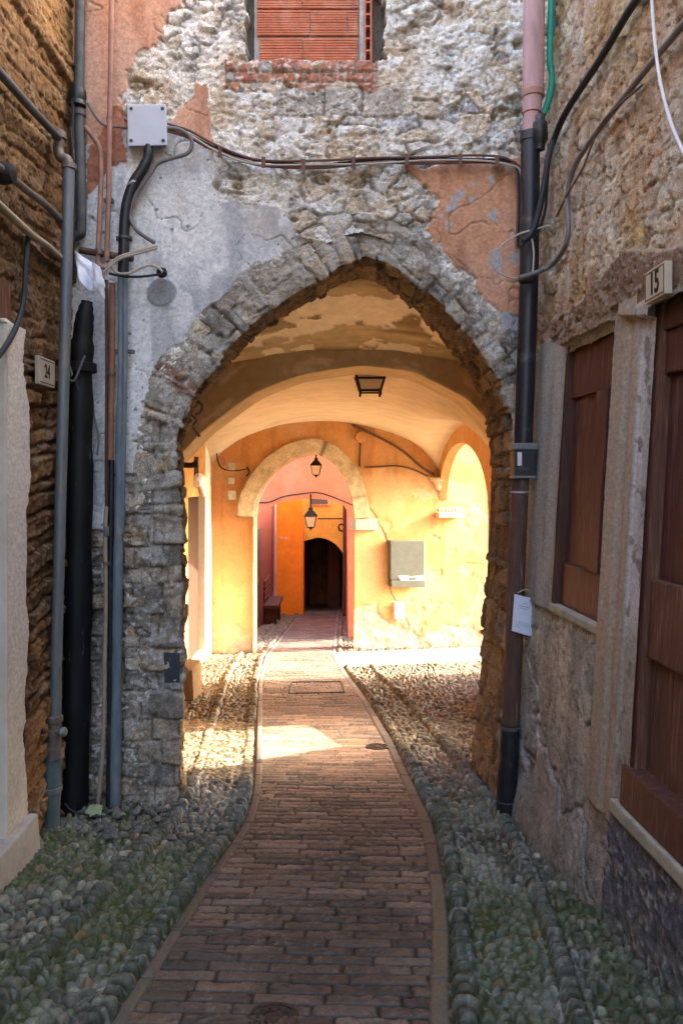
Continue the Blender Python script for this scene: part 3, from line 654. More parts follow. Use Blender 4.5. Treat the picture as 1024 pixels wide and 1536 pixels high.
grid_mesh('plaster', np.stack([Xe, yee, Ze], -1)+he2[..., None]*nE, ce, M['plastervc'], ew, ~inpoly(Xc, Zc, opn))
m_ = MB(); n = len(aiw)
m_.add([tuple(p) for p in aiw]+[(p[0]+.10*.0, p[1]+.55, p[2]) for p in aiw], [(i, i+1, n+i+1, n+i) for i in range(n-1)]); m_.build('jamb', M['pink'], ew, smooth=True)
# stone trim of that arch
sel = [i for i in range(160) if ai[i, 1] < 781]
a2 = ai[sel]; q = np.array([list(EW(a, b)) for a, b in a2]); tq = np.gradient(q[:, 0]), np.gradient(q[:, 2]); tl = np.hypot(*tq); nqx, nqz = -tq[1]/tl, tq[0]/tl
a3 = np.r_[0, np.cumsum(np.hypot(np.diff(q[:, 0]), np.diff(q[:, 2])))]
rg = []; us = []
fac = np.r_[np.linspace(1, 0, 24), ]
for t in fac: rg.append(np.stack([q[:, 0]+nqx*.27*t, q[:, 1]-.06+.3*(nqx*.27*t), q[:, 2]+nqz*.27*t], -1)); us.append(np.full(len(sel), .27*t))
for t in np.linspace(.05, 1, 10): rg.append(np.stack([q[:, 0], q[:, 1]-.06+.5*t, q[:, 2]], -1)); us.append(np.full(len(sel), -.3*t))
rg = [np.stack([rg[0][:, 0], rg[0][:, 1]+.08, rg[0][:, 2]], -1)]+rg; us = [us[0]]+us
rg = np.array(rg); us = np.array(us); s3 = np.broadcast_to(a3, us.shape)
dk, k3, r3 = ashlar(s3, us*0+.5, .46, 1., 17, .5, 0); e3 = sst(.0, .02, dk)
h3 = .02*e3+.02*(fbm(s3*9, us*9, 4, 3)-.5); rg[..., 1] -= h3
c3 = pick(h01(k3, r3, 2), [(.42, .33, .19), (.36, .28, .16), (.46, .37, .23)])*(.6+.8*fbm(s3*12, us*12, 4, 5))[..., None]; c3 = lerp((.14, .09, .05), c3, e3)
grid_mesh('stone_arch', rg, c3, M['ochrestone'], ew)
def ebox(mb, x0, y0, x1, y1, o0, o1):
    c = [EW(x0, y1), EW(x1, y1), EW(x1, y0), EW(x0, y0)]; n = Vector(nE)
    mb.hexa([p+n*o0 for p in c]+[p+n*o1 for p in c])
m_ = MB(); ebox(m_, 531, 778, 564, 795, -.3, .07); ebox(m_, 341, 694, 352, 706, -.02, .05); ebox(m_, 341, 716, 351, 726, -.02, .05); ebox(m_, 341, 736, 353, 750, -.02, .06)
m_.build('impost', M['sill'], ew, bevel=.012)
m_ = MB(); cpt = EW(655, 722); m_.lathe([(.04, -.16), (.07, -.10), (.10, -.02), (.17, .02), (.17, .07)], cpt+Vector((.02, -.02, 0)), 14); m_.build('corbel', M['cream'], ew, smooth=True)
# things fixed to that wall
cab = thing('meter_cabinet', 'grey metal meter cabinet with a torn white sticker on the bright plaster', 'cabinet')
m_ = MB(); ebox(m_, 581, 810, 631, 868, .01, .16); m_.build('casing', M['cabinet'], cab, bevel=.008)
m_ = MB(); ebox(m_, 582, 869, 631.5, 879, .01, .17); m_.build('bottom_trim', M['cabinet'], cab, bevel=.006)
m_ = MB(); n_ = Vector(nE); m_.slab([EW(a, b)+n_*.162 for a, b in [(592, 862), (600, 861), (612, 863), (629, 861), (630, 870), (611, 869), (596, 869)]], n_*.002); m_.build('sticker', M['whitebox'], cab)
m_ = MB(); m_.slab([EW(a, b)+n_*.1645 for a, b in [(604, 866), (611, 864.5), (619, 864), (618, 868), (609, 868.5)]], n_*.002); m_.build('stain', M['cabinet'], cab)
sb = thing('switch_box', 'small white plastic box low on the orange wall under the grey cabinet', 'box')
m_ = MB(); ebox(m_, 589, 902, 603, 927, .01, .09); m_.build('casing', M['whitebox'], sb, bevel=.01)
for q_ in (592, 600): m_ = MB(); m_.tube([EW(q_, 927)+n_*.05, EW(q_, 931)+n_*.05], .012); m_.build('gland', M['cablegrey'], sb)
sh = thing('wall_shelf', 'small plaster shelf of rubble high on the sunlit alley wall', 'shelf')
m_ = MB(); ebox(m_, 652, 768, 688, 776, 0, .18); m_.build('shelf_board', M['cream'], sh, bevel=.01)
m_ = MB()
for i in range(7):
    p = EW(655+i*5, 765)+n_*.10; m_.lathe([(.01, -.03), (.04, -.01), (.035, .03), (.01, .045+.02*(i % 2))], p, 7)
m_.build('stones', M['sill'], sh)
jb = thing('junction_disc', 'round cable junction cover at the top of the orange wall', 'junction box')
m_ = MB(); m_.lathe([(.10, 0), (.10, .05), (.085, .065), (.02, .07)], EW(540, 656), 20, tuple(nE)); m_.build('cover', M['orange'], jb, smooth=True)
m_ = MB(); m_.tube([EW(540, 664)+n_*.02, EW(539, 690)+n_*.02, EW(539, 700)+n_*.02], .012, 6); m_.build('cable', M['wire'], jb)
m_ = MB(); m_.tube([EW(a, b)+n_*.03 for a, b in [(528, 638), (545, 645), (565, 655), (590, 668), (610, 682), (630, 700), (650, 712)]], .022, 7); tag(m_.build('cable', M['wire']), 'rusty cable bundle following the vault edge above the orange wall', 'cable')
m_ = MB(); m_.tube([EW(a, b)+n_*.03 for a, b in [(546, 701), (570, 700), (595, 699), (618, 704), (640, 714)]], .016, 7); tag(m_.build('cable', M['wire']), 'thin rusty cable running level across the orange wall to the corbel', 'cable')
m_ = MB(); m_.tube([EW(a, b)+n_*.04 for a, b in [(323, 655), (326, 690), (334, 703), (352, 706), (372, 703)]], .012, 6); tag(m_.build('cable', M['cableblack']), 'black cable drooping to a hook beside the second arch', 'cable')
m_ = MB(); m_.tube([EW(370, 700)+n_*.05, EW(372, 708)+n_*.12, EW(369, 714)+n_*.06], .014, 6); tag(m_.build('wall_hook', M['iron']), 'small iron hook beside the ochre stone arch trim', 'hook')
# ------------------------------------------------------------------ beyond: pink arch, far alley
pk = thing('pink_house', 'salmon pink house front over a low flattened arch', 'building')
def yp(x): return 15.1
la = [(380, 778), (384, 772), (400, 762), (420, 754), (445, 749), (470, 748), (495, 750), (515, 757), (527, 764)]
lap = [(P(a, b, 15.1).x, P(a, b, 15.1).z) for a, b in la]
lap = [(-1.86, -3.5)]+[(-1.86, -.98)]+lap[1:-1]+[(.135, -.75), (.135, -3.5)]
fnp = lambda u, v, o: (u, 15.1+o, v)
m_ = MB(); arcp = [p for p in lap if p[1] > -3]
holed(m_, [arcp[0]]+arcp[1:]+[(.135, 1.4), (-1.86, 1.4)], [], fnp, .5)
holed(m_, [(-3.5, -3.6), (-1.861, -3.6), (-1.861, 1.4), (-3.5, 1.4)], [], fnp, .5); holed(m_, [(.136, -3.6), (2.5, -3.6), (2.5, 1.4), (.136, 1.4)], [], fnp, .5)
m_.build('wall', M['pink'], pk)
m_ = MB(); m_.tube([P(a, b-3, 15.03) for a, b in [(376, 757), (390, 757), (405, 756), (425, 748), (450, 744), (475, 742), (495, 747), (515, 755), (532, 762)]], .016, 6); tag(m_.build('cable', M['cableblack']), 'dark cable looping along the pink wall above the low arch', 'cable')
rd = thing('red_house', 'dark rust-red house wall in shade beside the far street', 'building')
m_ = MB(); m_.box((-2.6, 15.62, -4.6), (-1.93, 21.6, .5)); m_.build('wall', M['red'], rd)
m_ = MB(); m_.box((-1.94, 16.6, -3.4), (-1.90, 17.5, -1.2)); m_.build('door', M['darkwood'], rd, bevel=.01)
m_ = MB(); m_.tube([(-1.86, 20.6, .4), (-1.86, 20.6, -3.0), (-1.86, 20.55, -3.7)], .045, 8); m_.tube([(-1.86, 20.6, -3.2), (-1.84, 20.5, -3.9)], .06, 8); tag(m_.build('downpipe', M['pinkpipe']), 'thin pinkish downpipe on the rust-red house in the far street', 'pipe')
og = thing('orange_house', 'bright orange house wall at the end of the far street', 'building')
m_ = MB(); m_.box((-3.2, 21.65, -4.7), (-1.13, 22.4, .4)); m_.build('wall', M['orangered'], og)
for q_ in (-1.78, -1.66): m_ = MB(); m_.box((q_, 21.63, -1.83), (q_+.06, 21.65, -1.77)); m_.build('wall_bolt', M['whitebox'], og)
yw = thing('yellow_house', 'yellow house front with a dark arched passage under it', 'building')
fa = [(452, 930), (452, 812), (462, 810), (476, 806), (489, 808), (502, 815), (512, 826), (518, 840), (521, 858), (521, 930)]
fa = [fa[0]]+[tuple(p) for p in smoothc(resample(fa[1:-1], 40), 2)]+[fa[-1]]; fap = [(P(a, b, 22.5).x, P(a, b, 22.5).z) for a, b in fa]
m_ = MB(); holed(m_, fap[1:-1]+[(.19, .5), (-1.5, .5), (-1.5, fap[1][1])], [], lambda u, v, o: (u, 22.5+o, v), .4)
holed(m_, [(.185, -4.6), (2.5, -4.8), (2.5, .5), (.1905, .5)], [], lambda u, v, o: (u, 22.5+o, v), .4); m_.build('wall', M['yellow'], yw)
m_ = MB(); m_.box((-1.5, 22.9, -6), (-1.18, 28, -1.0)); m_.box((-1.18, 27.6, -6), (.3, 28, -1.0)); m_.box((.2, 22.9, -6), (.6, 28, -1.0)); m_.box((-1.5, 22.9, -1.5), (.6, 28, -1.3)); m_.build('passage', M['dark'], yw)
m_ = MB(); m_.box((-.45, 24.5, -4.8), (-.05, 24.6, -2.1)); m_.build('door', M['darkwood'], yw, bevel=.02)
gh = thing('terracotta_house', 'narrow house edge closing the far street opposite the red wall', 'building')
m_ = MB(); m_.box((.14, 15.62, -4.6), (.9, 22.45, .2)); m_.build('wall', M['pink'], gh)
m_ = MB(); m_.tube([(.09, 21.2, .1), (.09, 21.2, -2.5), (.06, 21.1, -4.0)], .05, 8); m_.build('drainpipe', M['brownpipe'], gh)
sp = thing('street_plaque', 'dark green street name plaque in a pale frame on the yellow house', 'sign')
m_ = MB(); a, b = P(464, 758, 22.46), P(494, 745, 22.46); m_.box((a.x, 22.42, a.z), (b.x, 22.49, b.z)); m_.build('frame', M['whitebox'], sp, bevel=.01)
m_ = MB(); m_.box((a.x+.05, 22.405, a.z+.04), (b.x-.05, 22.43, b.z-.04)); m_.build('panel', M['platerim'], sp)
m_ = MB(); m_.tube([P(476, 778, 22.3), P(517, 778, 22.3)], .022, 6); m_.tube([P(517, 740, 22.3), P(517, 850, 22.3)], .035, 6); tag(m_.build('cable', M['cableblack']), 'dark cables crossing the yellow house front', 'cable')
br = thing('wall_bracket', 'curled iron bracket on the yellow house wall', 'bracket')
m_ = MB(); m_.tube([P(515, 797, 22.3), P(509, 795, 22.2), P(508, 789, 22.1), P(512, 786, 22.1), P(516, 789, 22.2)], .025, 6); m_.build('scroll', M['iron'], br)
bn = thing('street_bench', 'dark bench against the rust-red house wall', 'bench')
m_ = MB(); m_.box((-1.93, 18.2, -3.25), (-1.55, 19.6, -3.17)); m_.build('seat', M['darkwood'], bn, bevel=.01)
for k in (18.3, 19.4):
    m_ = MB(); m_.box((-1.9, k, -3.8), (-1.6, k+.08, -3.25)); m_.build('leg', M['darkwood'], bn, bevel=.01)
m_ = MB()
for k in range(4): m_.box((-1.92, 18.25, -3.10+k*.14), (-1.88, 19.55, -3.0+k*.14))
m_.build('backrest', M['doorwood'], bn, bevel=.008)
# lanterns
def lantern(name, c, w, h, label, rod=0.3, loop=True, group=None):
    t = thing(name, label, 'lantern', group); t.location = c
    def tp(z0, r0, z1, r1, mb):
        a = [(-r0, -r0, z0), (r0, -r0, z0), (r0, r0, z0), (-r0, r0, z0), (-r1, -r1, z1), (r1, -r1, z1), (r1, r1, z1), (-r1, r1, z1)]; mb.hexa(a)
    g = MB(); tp(-h*.5, w*.28, 0, w*.46, g); g.build('glass_pane', M['glass'], t)
    f_ = MB()
    for sx in (-1, 1):
        for sy in (-1, 1): f_.tube([(sx*w*.29, sy*w*.29, -h*.5), (sx*w*.47, sy*w*.47, 0)], w*.035, 6)
    for r, z in ((.29, -h*.5), (.475, 0)):
        for k in range(4):
            an = math.pi/4+k*math.pi/2; bn_ = an+math.pi/2; q_ = r*w*1.414
            f_.tube([(q_*math.cos(an), q_*math.sin(an), z), (q_*math.cos(bn_), q_*math.sin(bn_), z)], w*.04, 6)
    f_.build('frame', M['iron'], t)
    c_ = MB(); tp(.0, w*.56, h*.2, w*.30, c_); tp(h*.2, w*.30, h*.28, w*.16, c_); c_.lathe([(w*.16, h*.28), (w*.2, h*.33), (w*.08, h*.42), (w*.06, h*.5)], (0, 0, 0), 10); c_.build('cap', M['iron'], t)
    if rod: r_ = MB(); r_.tube([(0, 0, h*.48), (0, 0, h*.5+rod)], .018, 8); r_.build('rod', M['iron'], t)
    b_ = MB(); b_.lathe([(w*.2, -h*.5), (w*.16, -h*.56), (w*.05, -h*.6), (w*.03, -h*.66)], (0, 0, 0), 8); b_.build('finial', M['iron'], t)
    return t
lantern('hanging_lantern', P(466, 774, 15.05), .25, .45, 'black four-sided hanging lantern in front of the yellow house', .22)
lantern('hanging_lantern', P(474, 698, 13.0), .19, .34, 'small dark lantern under the crown of the ochre stone arch', .10)
cl = thing('ceiling_lantern', 'open tapered iron lantern hanging under the vault crown', 'lantern')
cp = P(555, 556, 7.78); cl.location = cp
def frust(mb, r0, z0, r1, z1, t_):
    for sx, sy in ((-1, -1), (1, -1), (1, 1), (-1, 1)): mb.tube([(sx*r0, sy*r0, z0), (sx*r1, sy*r1, z1)], t_, 6)
    for r, z in ((r0, z0), (r1, z1)):
        c = [(-r, -r, z), (r, -r, z), (r, r, z), (-r, r, z)]
        for k in range(4): mb.tube([c[k], c[(k+1) % 4]], t_, 6)
m_ = MB(); frust(m_, .17, 0, .105, -.22, .012); frust(m_, .145, -.09, .14, -.10, .006); m_.build('frame', M['iron'], cl)
m_ = MB(); m_.box((-.19, -.19, -.015), (.19, .19, .02)); m_.box((-.10, -.10, .02), (.10, .10, .08)); m_.build('cap', M['iron'], cl, bevel=.006)
m_ = MB(); m_.hexa([(-.10, -.10, -.215), (.10, -.10, -.215), (.10, .10, -.215), (-.10, .10, -.215), (-.162, -.162, -.02), (.162, -.162, -.02), (.162, .162, -.02), (-.162, .162, -.02)]); m_.build('glass_pane', M['glass'], cl)
for sx, sy in ((-1, -1), (1, -1), (1, 1), (-1, 1)): m_ = MB(); m_.tube([(sx*.105, sy*.105, -.22), (sx*.105, sy*.105, -.265)], .012, 6); m_.build('foot_tip', M['iron'], cl)
# stone block behind the pier
m_ = MB(); a = GP(272, 1052); m_.hexa([(a.x-.1, a.y, a.z), (a.x+.14, a.y, a.z), (a.x+.14, a.y+.5, a.z-.08), (a.x-.1, a.y+.5, a.z-.08), (a.x-.1, a.y+.02, a.z+.36), (a.x+.12, a.y+.02, a.z+.34), (a.x+.13, a.y+.5, a.z+.34), (a.x-.1, a.y+.5, a.z+.36)])
tag(m_.build('stone_block', mat('brown_stone', (.16, .095, .045), .95, .3, 12, .6, 40, .01), bevel=.02), 'brown stone block on the cobbles just behind the arch pier', 'stone block')
# ------------------------------------------------------------------ covers in the path
def cover(px, py, r, label, group=None):
    c = GP(px, py); t = thing('manhole_cover', label, 'manhole cover'); t.location = (c.x, c.y, c.z+.006); t.rotation_euler = (-math.atan(.115), 0, 0)
    m_ = MB(); m_.lathe([(r, -.02), (r, .004), (r*.86, .004), (r*.84, -.003), (r*.80, -.003), (r*.8, .002), (r*.45, .002), (r*.44, -.002), (r*.38, -.002), (r*.36, .004), (.001, .005)], (0, 0, 0), 36)
    for k in range(10):
        a = k*math.pi/5; m_.box((r*.6*math.cos(a)-.006, r*.6*math.sin(a)-.006, .002), (r*.6*math.cos(a)+.006, r*.6*math.sin(a)+.006, .006))
    m_.build('lid', M['cover'], t, smooth=True)
cover(410, 1530, .088, 'small round iron cover set in the near bricks'); cover(566, 1121, .10, 'round iron cover near the path edge beyond the archway')
hf = thing('access_hatch', 'rectangular brick-filled hatch frame set in the path under the vault', 'hatch')
m_ = MB(); a, b = GP(434, 1042), GP(516, 1040); c, d = GP(512, 1024), GP(438, 1025)
for p_, q_ in ((a, b), (b, c), (c, d), (d, a)):
    m_.tube([p_+Vector((0, 0, .006)), q_+Vector((0, 0, .006))], .016, 6)
m_.build('frame', M['cover'], hf)
# ------------------------------------------------------------------ house on the west side
lh = thing('brown_house', 'dark brown stone house wall with a plastered doorway and grey pipes', 'building')
yl = axis((-4, 2.0, .12), (2.0, 3.3, .03), (3.3, 4.85, .006)); zl = axis((-2.3, 3.3, .0085), (3.3, 3.7, .08))
Zl, Yl = np.meshgrid(zl, yl, indexing='ij')
n1 = fbm(Yl*4, Zl*4, 4, 73)-.5; n2 = fbm(Yl*4+7, Zl*4, 4, 75)-.5
wz = Zl+.06*n2+.05*np.sin(Yl*2.2); wy = Yl+.08*n1
d, k_, r_ = ashlar(wy, wz, .42, .115, 71, .7, .6)
d2, k2, r2 = ashlar(wy, wz, .22, .10, 72, .7, .6); low = Zl < .6
d = np.where(low, d2, d); k_ = np.where(low, k2+40, k_); r_ = np.where(low, r2+80, r_)
q1 = h01(k_, r_, 1); q2 = h01(k_, r_, 2); e = sst(0, .022, d+.008*(fbm(Yl*30, Zl*30, 3, 3)-.5))
hl = np.where(low, .034, .012)*e*(.3+1.1*q1)+np.where(low, .024, .020)*(ridge(Yl*5, Zl*15, 5, 5)-.5)+.014*(fbm(Yl*25, Zl*30, 4, 6)-.5)-.02
hl = hl+.035*sst(.0, .03, np.abs(Zl-1.55+.05*np.sin(Yl*3))*-1+.10)*0
clw = pick(q2, [(.24, .125, .045), (.19, .095, .035), (.28, .155, .06), (.15, .08, .035), (.22, .13, .065), (.26, .13, .04)])
clw = clw*(.45+.85*fbm(Yl*7, Zl*16, 4, 7))[..., None]*np.array((1.08, 1.0, .85)); clw = lerp((.10, .055, .03), clw, np.where(low, .3, .65)+np.where(low, .7, .35)*e); clw = lerp(clw, lerp((.10, .05, .018), (.27, .15, .06), fbm(Yl*3, Zl*22, 5, 17)), .7*(~low))
clw = lerp(clw, (.33, .24, .14), .5*sst(.58, .72, fbm(Yl*4, Zl*9, 4, 8)))
grime = sst(.50, .66, fbm(Yl*3+5, Zl*1.6, 4, 9)); clw = lerp(clw, (.07, .045, .025), .5*grime)
lowc = np.where((Zl < .75)[..., None], clw*np.array((.85, .85, .95)), clw)
clw = lowc
# grooved ledges that carry the conduits
for zz, w2 in ((2.55, .10), (1.30, .07)):
    l_ = sst(w2, w2*.6, np.abs(Zl-zz-.25*(Yl-4.2)*0)); hl = hl+.035*l_
# doorway: plaster margin, hole
mg = (Yl > 3.66) & (Yl < 3.91+.11*(fbm(Zl*3.2, Zl*0+2, 5, 3)-.5)*2+.02*(fbm(Yl*20, Zl*20, 3, 3)-.5)) & (Zl < .78) & (Zl > -1.80)
hl = np.where(mg, .03+.004*(fbm(Yl*12, Zl*12, 3, 2)-.5), hl)
cm = lerp((.58, .55, .48), (.68, .65, .58), fbm(Yl*5, Zl*3, 4, 5)); cm = lerp(cm, (.34, .22, .17), .65*sst(-1.0, -1.7, Zl)*fbm(Yl*4, Zl*4, 3, 6)); clw = np.where(mg[..., None], cm, clw)
cf_, hf_ = flecks(clw, hl*0, Yl, Zl, 40, 361, light=(.40, .29, .17), dark=(.05, .03, .018), am=.4, pit=.008, td=.63)
clw = np.where(mg[..., None], clw, cf_); hl = hl+np.where(mg, 0, hf_); clw = np.concatenate([clw, np.where(mg, .25, 1)[..., None]], -1)
pts = np.stack([xl(Yl)+hl, Yl, Zl], -1)
Yc = .5*(Yl[:-1, :-1]+Yl[1:, 1:]); Zc = .5*(Zl[:-1, :-1]+Zl[1:, 1:])
grid_mesh('wall', pts, clw, M['render'], lh, ~((Yc > 2.2) & (Yc < 3.68) & (Zc < .77) & (Zc > -1.80)))
xa, xb = xl(3.68), xl(2.2); m_ = MB()
m_.hexa([(xa-.40, 3.675, -1.85), (xa+.035, 3.675, -1.85), (xa+.005, 3.80, -1.85), (xa-.40, 3.80, -1.85), (xa-.40, 3.655, .79), (xa+.030, 3.67, .79), (xa+.005, 3.80, .79), (xa-.40, 3.80, .79)])
m_.build('door_jamb', mat('cream_jamb_plaster', (.60, .55, .45), .9, .18, 5, .4, 40, .006, col2=(.38, .30, .21), c2scale=2.5, c2lo=.5, c2hi=.7), lh, bevel=.012)
m_ = MB(); m_.box((xa-.40, 2.1, .775), (xa-.002, 3.79, .99)); m_.build('lintel', M['plank'], lh)
m_ = MB(); m_.box((xa-.40, 2.18, -1.85), (xa-.35, 3.67, .775)); m_.build('door', M['darkwood'], lh)
m_ = MB(); m_.hexa([(xa-.40, 2.0, -2.05), (xa+.12, 2.0, -2.05), (xa+.085, 3.98, -2.15), (xa-.40, 3.98, -2.15), (xa-.40, 2.0, -1.80), (xa+.10, 2.0, -1.80), (xa+.07, 3.96, -1.80), (xa-.40, 3.96, -1.80)]); m_.build('threshold', M['threshold'], lh, bevel=.012)
m_ = MB(); m_.box((-4.5, -4, -2.4), (-2.15, 4.9, 3.7)); m_.build('house_body', M['plainwall'], lh)
m_ = MB(); m_.box((-4.6, -4, 3.7), (-1.55, 5.4, 3.82)); m_.build('roof', M['roof'], lh)
# number plate 24
def numtext(txt, size, loc, xdir, parent, m, name='numeral'):
    cu = bpy.data.curves.new(name, 'FONT'); cu.body = txt; cu.size = size; cu.extrude = .0012; cu.align_x = 'CENTER'; cu.align_y = 'CENTER'; cu.offset = size*.018
    o = bpy.data.objects.new(name, cu); COL.objects.link(o); me = bpy.data.meshes.new_from_object(o.evaluated_get(bpy.context.evaluated_depsgraph_get())); bpy.data.objects.remove(o)
    o = bpy.data.objects.new(name, me); me.materials.clear(); me.materials.append(m); link(o, parent)
    xd = Vector(xdir).normalized(); zd = Vector((0, 0, 1)); nd = xd.cross(zd)
    o.matrix_local = Matrix(((xd.x*.72, zd.x, nd.x, loc[0]), (xd.y*.72, zd.y, nd.y, loc[1]), (xd.z*.72, zd.z, nd.z, loc[2]), (0, 0, 0, 1)))
    return o
n24 = thing('house_number', 'pale stone house number plate reading 24 beside the plastered doorway', 'number plate')
a, b = LW(58, 553, .045), LW(80, 556, .045)
c4 = [LW(58, 574, .045), LW(80, 582, .045), LW(80, 544, .045), LW(58, 533, .045)]
zc_ = sum(p.z for p in c4)/4; y0_, y1_ = a.y, b.y; hz_ = .078
m_ = MB(); m_.box((a.x-.02, y0_, zc_-hz_), (a.x+.004, y1_, zc_+hz_)); m_.build('plate', M['plategrey'], n24, bevel=.004)
for z1_, z2_ in ((zc_+hz_-.016, zc_+hz_-.012), (zc_-hz_+.012, zc_-hz_+.016)): m_ = MB(); m_.box((a.x+.003, y0_+.012, z1_), (a.x+.0056, y1_-.012, z2_)); m_.build('border_line', M['iron'], n24)
numtext('24', .105, (a.x+.0055, (y0_+y1_)/2, zc_), (0, 1, 0), n24, M['ink'])
# ------------------------------------------------------------------ house on the east side
rh = thing('render_house', 'rough rendered house wall with brown shuttered window and brown door', 'building')
yr = axis((-4, 1.6, .12), (1.6, 2.3, .03), (2.3, 4.86, .0075)); zr = axis((-2.3, 3.6, .0085), (3.6, 4.5, .08))
Zr, Yr = np.meshgrid(zr, yr, indexing='ij')
n1 = fbm(Yr*5, Zr*5, 4, 83)-.5; f8 = fbm(Yr*8, Zr*8, 4, 84)
wlow = Zr < .72
up_c = lerp((.36, .255, .13), (.42, .31, .20), sst(.35, .65, fbm(Yr*2.5, Zr*2.5, 4, 85)))
up_c = lerp(up_c, (.46, .43, .36), .75*sst(.45, .62, fbm(Yr*3+4, Zr*2, 4, 86)+.10*sst(1.6, .9, Zr)-.03))
up_c = lerp(up_c, (.24, .135, .055), .7*sst(.54, .68, fbm(Yr*5, Zr*2.2+9, 4, 87)))
up_c = lerp(up_c, (.46, .31, .23), .4*sst(.55, .7, fbm(Yr*4+9, Zr*4, 4, 88)))
up_c = up_c*(.65+1.0*fbm(Yr*22, Zr*12, 5, 89))[..., None]*np.array((1.12, 1.06, .92))
f1, f2, vi, vj = voro((Yr+.06*n1)*7, (Zr+.05*n1)*9, 88, .9)
up_h = .022*(ridge(Yr*9, Zr*6, 5, 21)-.5)+.020*(fbm(Yr*26, Zr*18, 4, 22)-.5)+.014*sst(.02, .3, f2-f1)*h01(vi, vj, 1)
# lintel band of broken stone
lb = sst(.0, .03, Zr-.66)*sst(.97+.10*n1, .93+.10*n1, Zr+.05*np.sin(Yr*5))*sst(4.35, 4.25, Yr)
up_h = up_h+lb*(.04+.03*(ridge(Yr*12, Zr*16, 4, 31)-.5)); up_c = lerp(up_c, lerp((.26, .16, .085), (.15, .08, .04), fbm(Yr*14, Zr*14, 3, 5)), lb*.85)
# lower plaster
lo_c = lerp((.31, .285, .225), (.38, .345, .275), sst(.4, .6, fbm(Yr*3, Zr*3, 4, 91))); lo_c = lerp(lo_c, (.25, .235, .215), sst(-.9, -1.8, Zr+.5*n1)); lo_c = lerp(lo_c, (.32, .27, .235), .5*sst(.5, .65, fbm(Yr*3+3, Zr*3, 4, 92))*sst(-.8, -1.4, Zr))
lo_c = lerp(lo_c, (.16, .17, .15), .45*sst(.52, .68, fbm(Yr*9, Zr*1.4, 4, 93)))
lo_c = np.array((1.16, 1.19, 1.2))*lo_c*(.7+.8*fbm(Yr*15, Zr*15, 5, 94))[..., None]
lo_h = .014*(fbm(Yr*3, Zr*3, 4, 95)-.5)+.010*(fbm(Yr*24, Zr*24, 4, 96)-.5)
crk = np.abs(fbm(Yr*2.2+2, Zr*2.2+1, 4, 97)-.5); lo_h = lo_h-.014*sst(.012, .002, crk)+.010*sst(.5, .52, fbm(Yr*2.2+2, Zr*2.2+1, 4, 97)); lo_c = lerp(lo_c, (.17, .14, .11), .6*sst(.008, .001, crk))
hcol = np.where(wlow[..., None], lo_c, up_c); hr = np.where(wlow, lo_h, up_h)
# grey-green strip by the corner
gs = (Yr > 4.10) & (Zr < .80+.1*n1) & (Zr > -.75); hcol = np.where(gs[..., None], lerp((.27, .28, .25), (.38, .38, .35), fbm(Yr*6, Zr*1.2, 4, 98)), hcol); hr = np.where(gs, .015+.006*(fbm(Yr*6, Zr*2, 3, 3)-.5)+.010*np.cos((Yr-4.35)*9), hr)
# stone jamb between window and door, whitewashed return
jb_ = (Yr > 3.17) & (Yr < 3.44) & (Zr < .78) & (Zr > -1.5); hcol = np.where(jb_[..., None], lerp((.33, .27, .19), (.42, .36, .28), fbm(Yr*8, Zr*2, 4, 99)), hcol); hr = np.where(jb_, .030+.008*(fbm(Yr*10, Zr*6, 4, 8)-.5)-.014*sst(.05, .0, np.abs(Yr-3.27)), hr)
jw = (Yr > 3.05) & (Yr <= 3.17) & (Zr < .74) & (Zr > -1.38); wcol = lerp((.52, .51, .49), (.38, .33, .26), sst(-.55, -.8, Zr+.3*n1)); wcol = lerp(wcol, (.2, .17, .13), .8*(fbm(Yr*16, Zr*14, 3, 7) > .66)); hcol = np.where(jw[..., None], wcol, hcol); hr = np.where(jw, .018+.004*(fbm(Yr*12, Zr*8, 3, 8)-.5), hr)
# dark stucco plinth under the door
pd = (Yr < 3.19+.03*n1) & (Zr < -1.42); hcol = np.where(pd[..., None], np.array((.125, .128, .145))*(.6+.8*fbm(Yr*25, Zr*25, 4, 15))[..., None], hcol); hr = np.where(pd, .028+.026*(fbm(Yr*22, Zr*22, 4, 16)-.5), hr)
pz_ = CX+xr(Yr, Zr)/np.maximum(Yr, .3)*F; pzy = HY-Zr/np.maximum(Yr, .3)*F; zone = (pz_ > 945) & (pz_ < 1045) & (pzy > 375) & (pzy < 475) & (Yr > 2); hr = np.where(zone, .055+.01*(fbm(Yr*20, Zr*20, 3, 2)-.5), hr)
# damp green foot
hcol = lerp(hcol, (.16, .17, .12), .5*sst(.30, .02, Zr-gz(Yr)+.15*n1))
hr = hr+.05*sst(.35, .0, Zr-gz(Yr))*sst(3.0, 3.6, Yr)
pl_ = (gs|jb_|jw)
str_ = sst(.52, .66, fbm(Yr*11, Zr*1.1, 4, 371))*wlow; hcol = lerp(hcol, (.15, .125, .10), .35*str_)
cf_, hf_ = flecks(hcol, hr*0, Yr, Zr, 44, 381, light=(.55, .50, .42), dark=(.10, .075, .055), am=.45, pit=.008, td=.63)
hcol = np.where(pl_[..., None], hcol*.6+cf_*.4, cf_); hr = hr+np.where(pl_, .2, np.where(wlow, .6, 1))*hf_
hcol = np.concatenate([hcol, np.where(pl_, .5, np.where(wlow, .8, 1))[..., None]], -1)
pts = np.stack([xr(Yr, Zr)-hr, Yr, Zr], -1)
Yc = .5*(Yr[:-1, :-1]+Yr[1:, 1:]); Zc = .5*(Zr[:-1, :-1]+Zr[1:, 1:])
kp = ~(((Yc > 3.43) & (Yc < 4.10) & (Zc > -.70) & (Zc < .68)) | ((Yc > 1.7) & (Yc < 3.06) & (Zc > -1.38) & (Zc < .70)))
grid_mesh('wall', pts, hcol, M['render'], rh, kp)
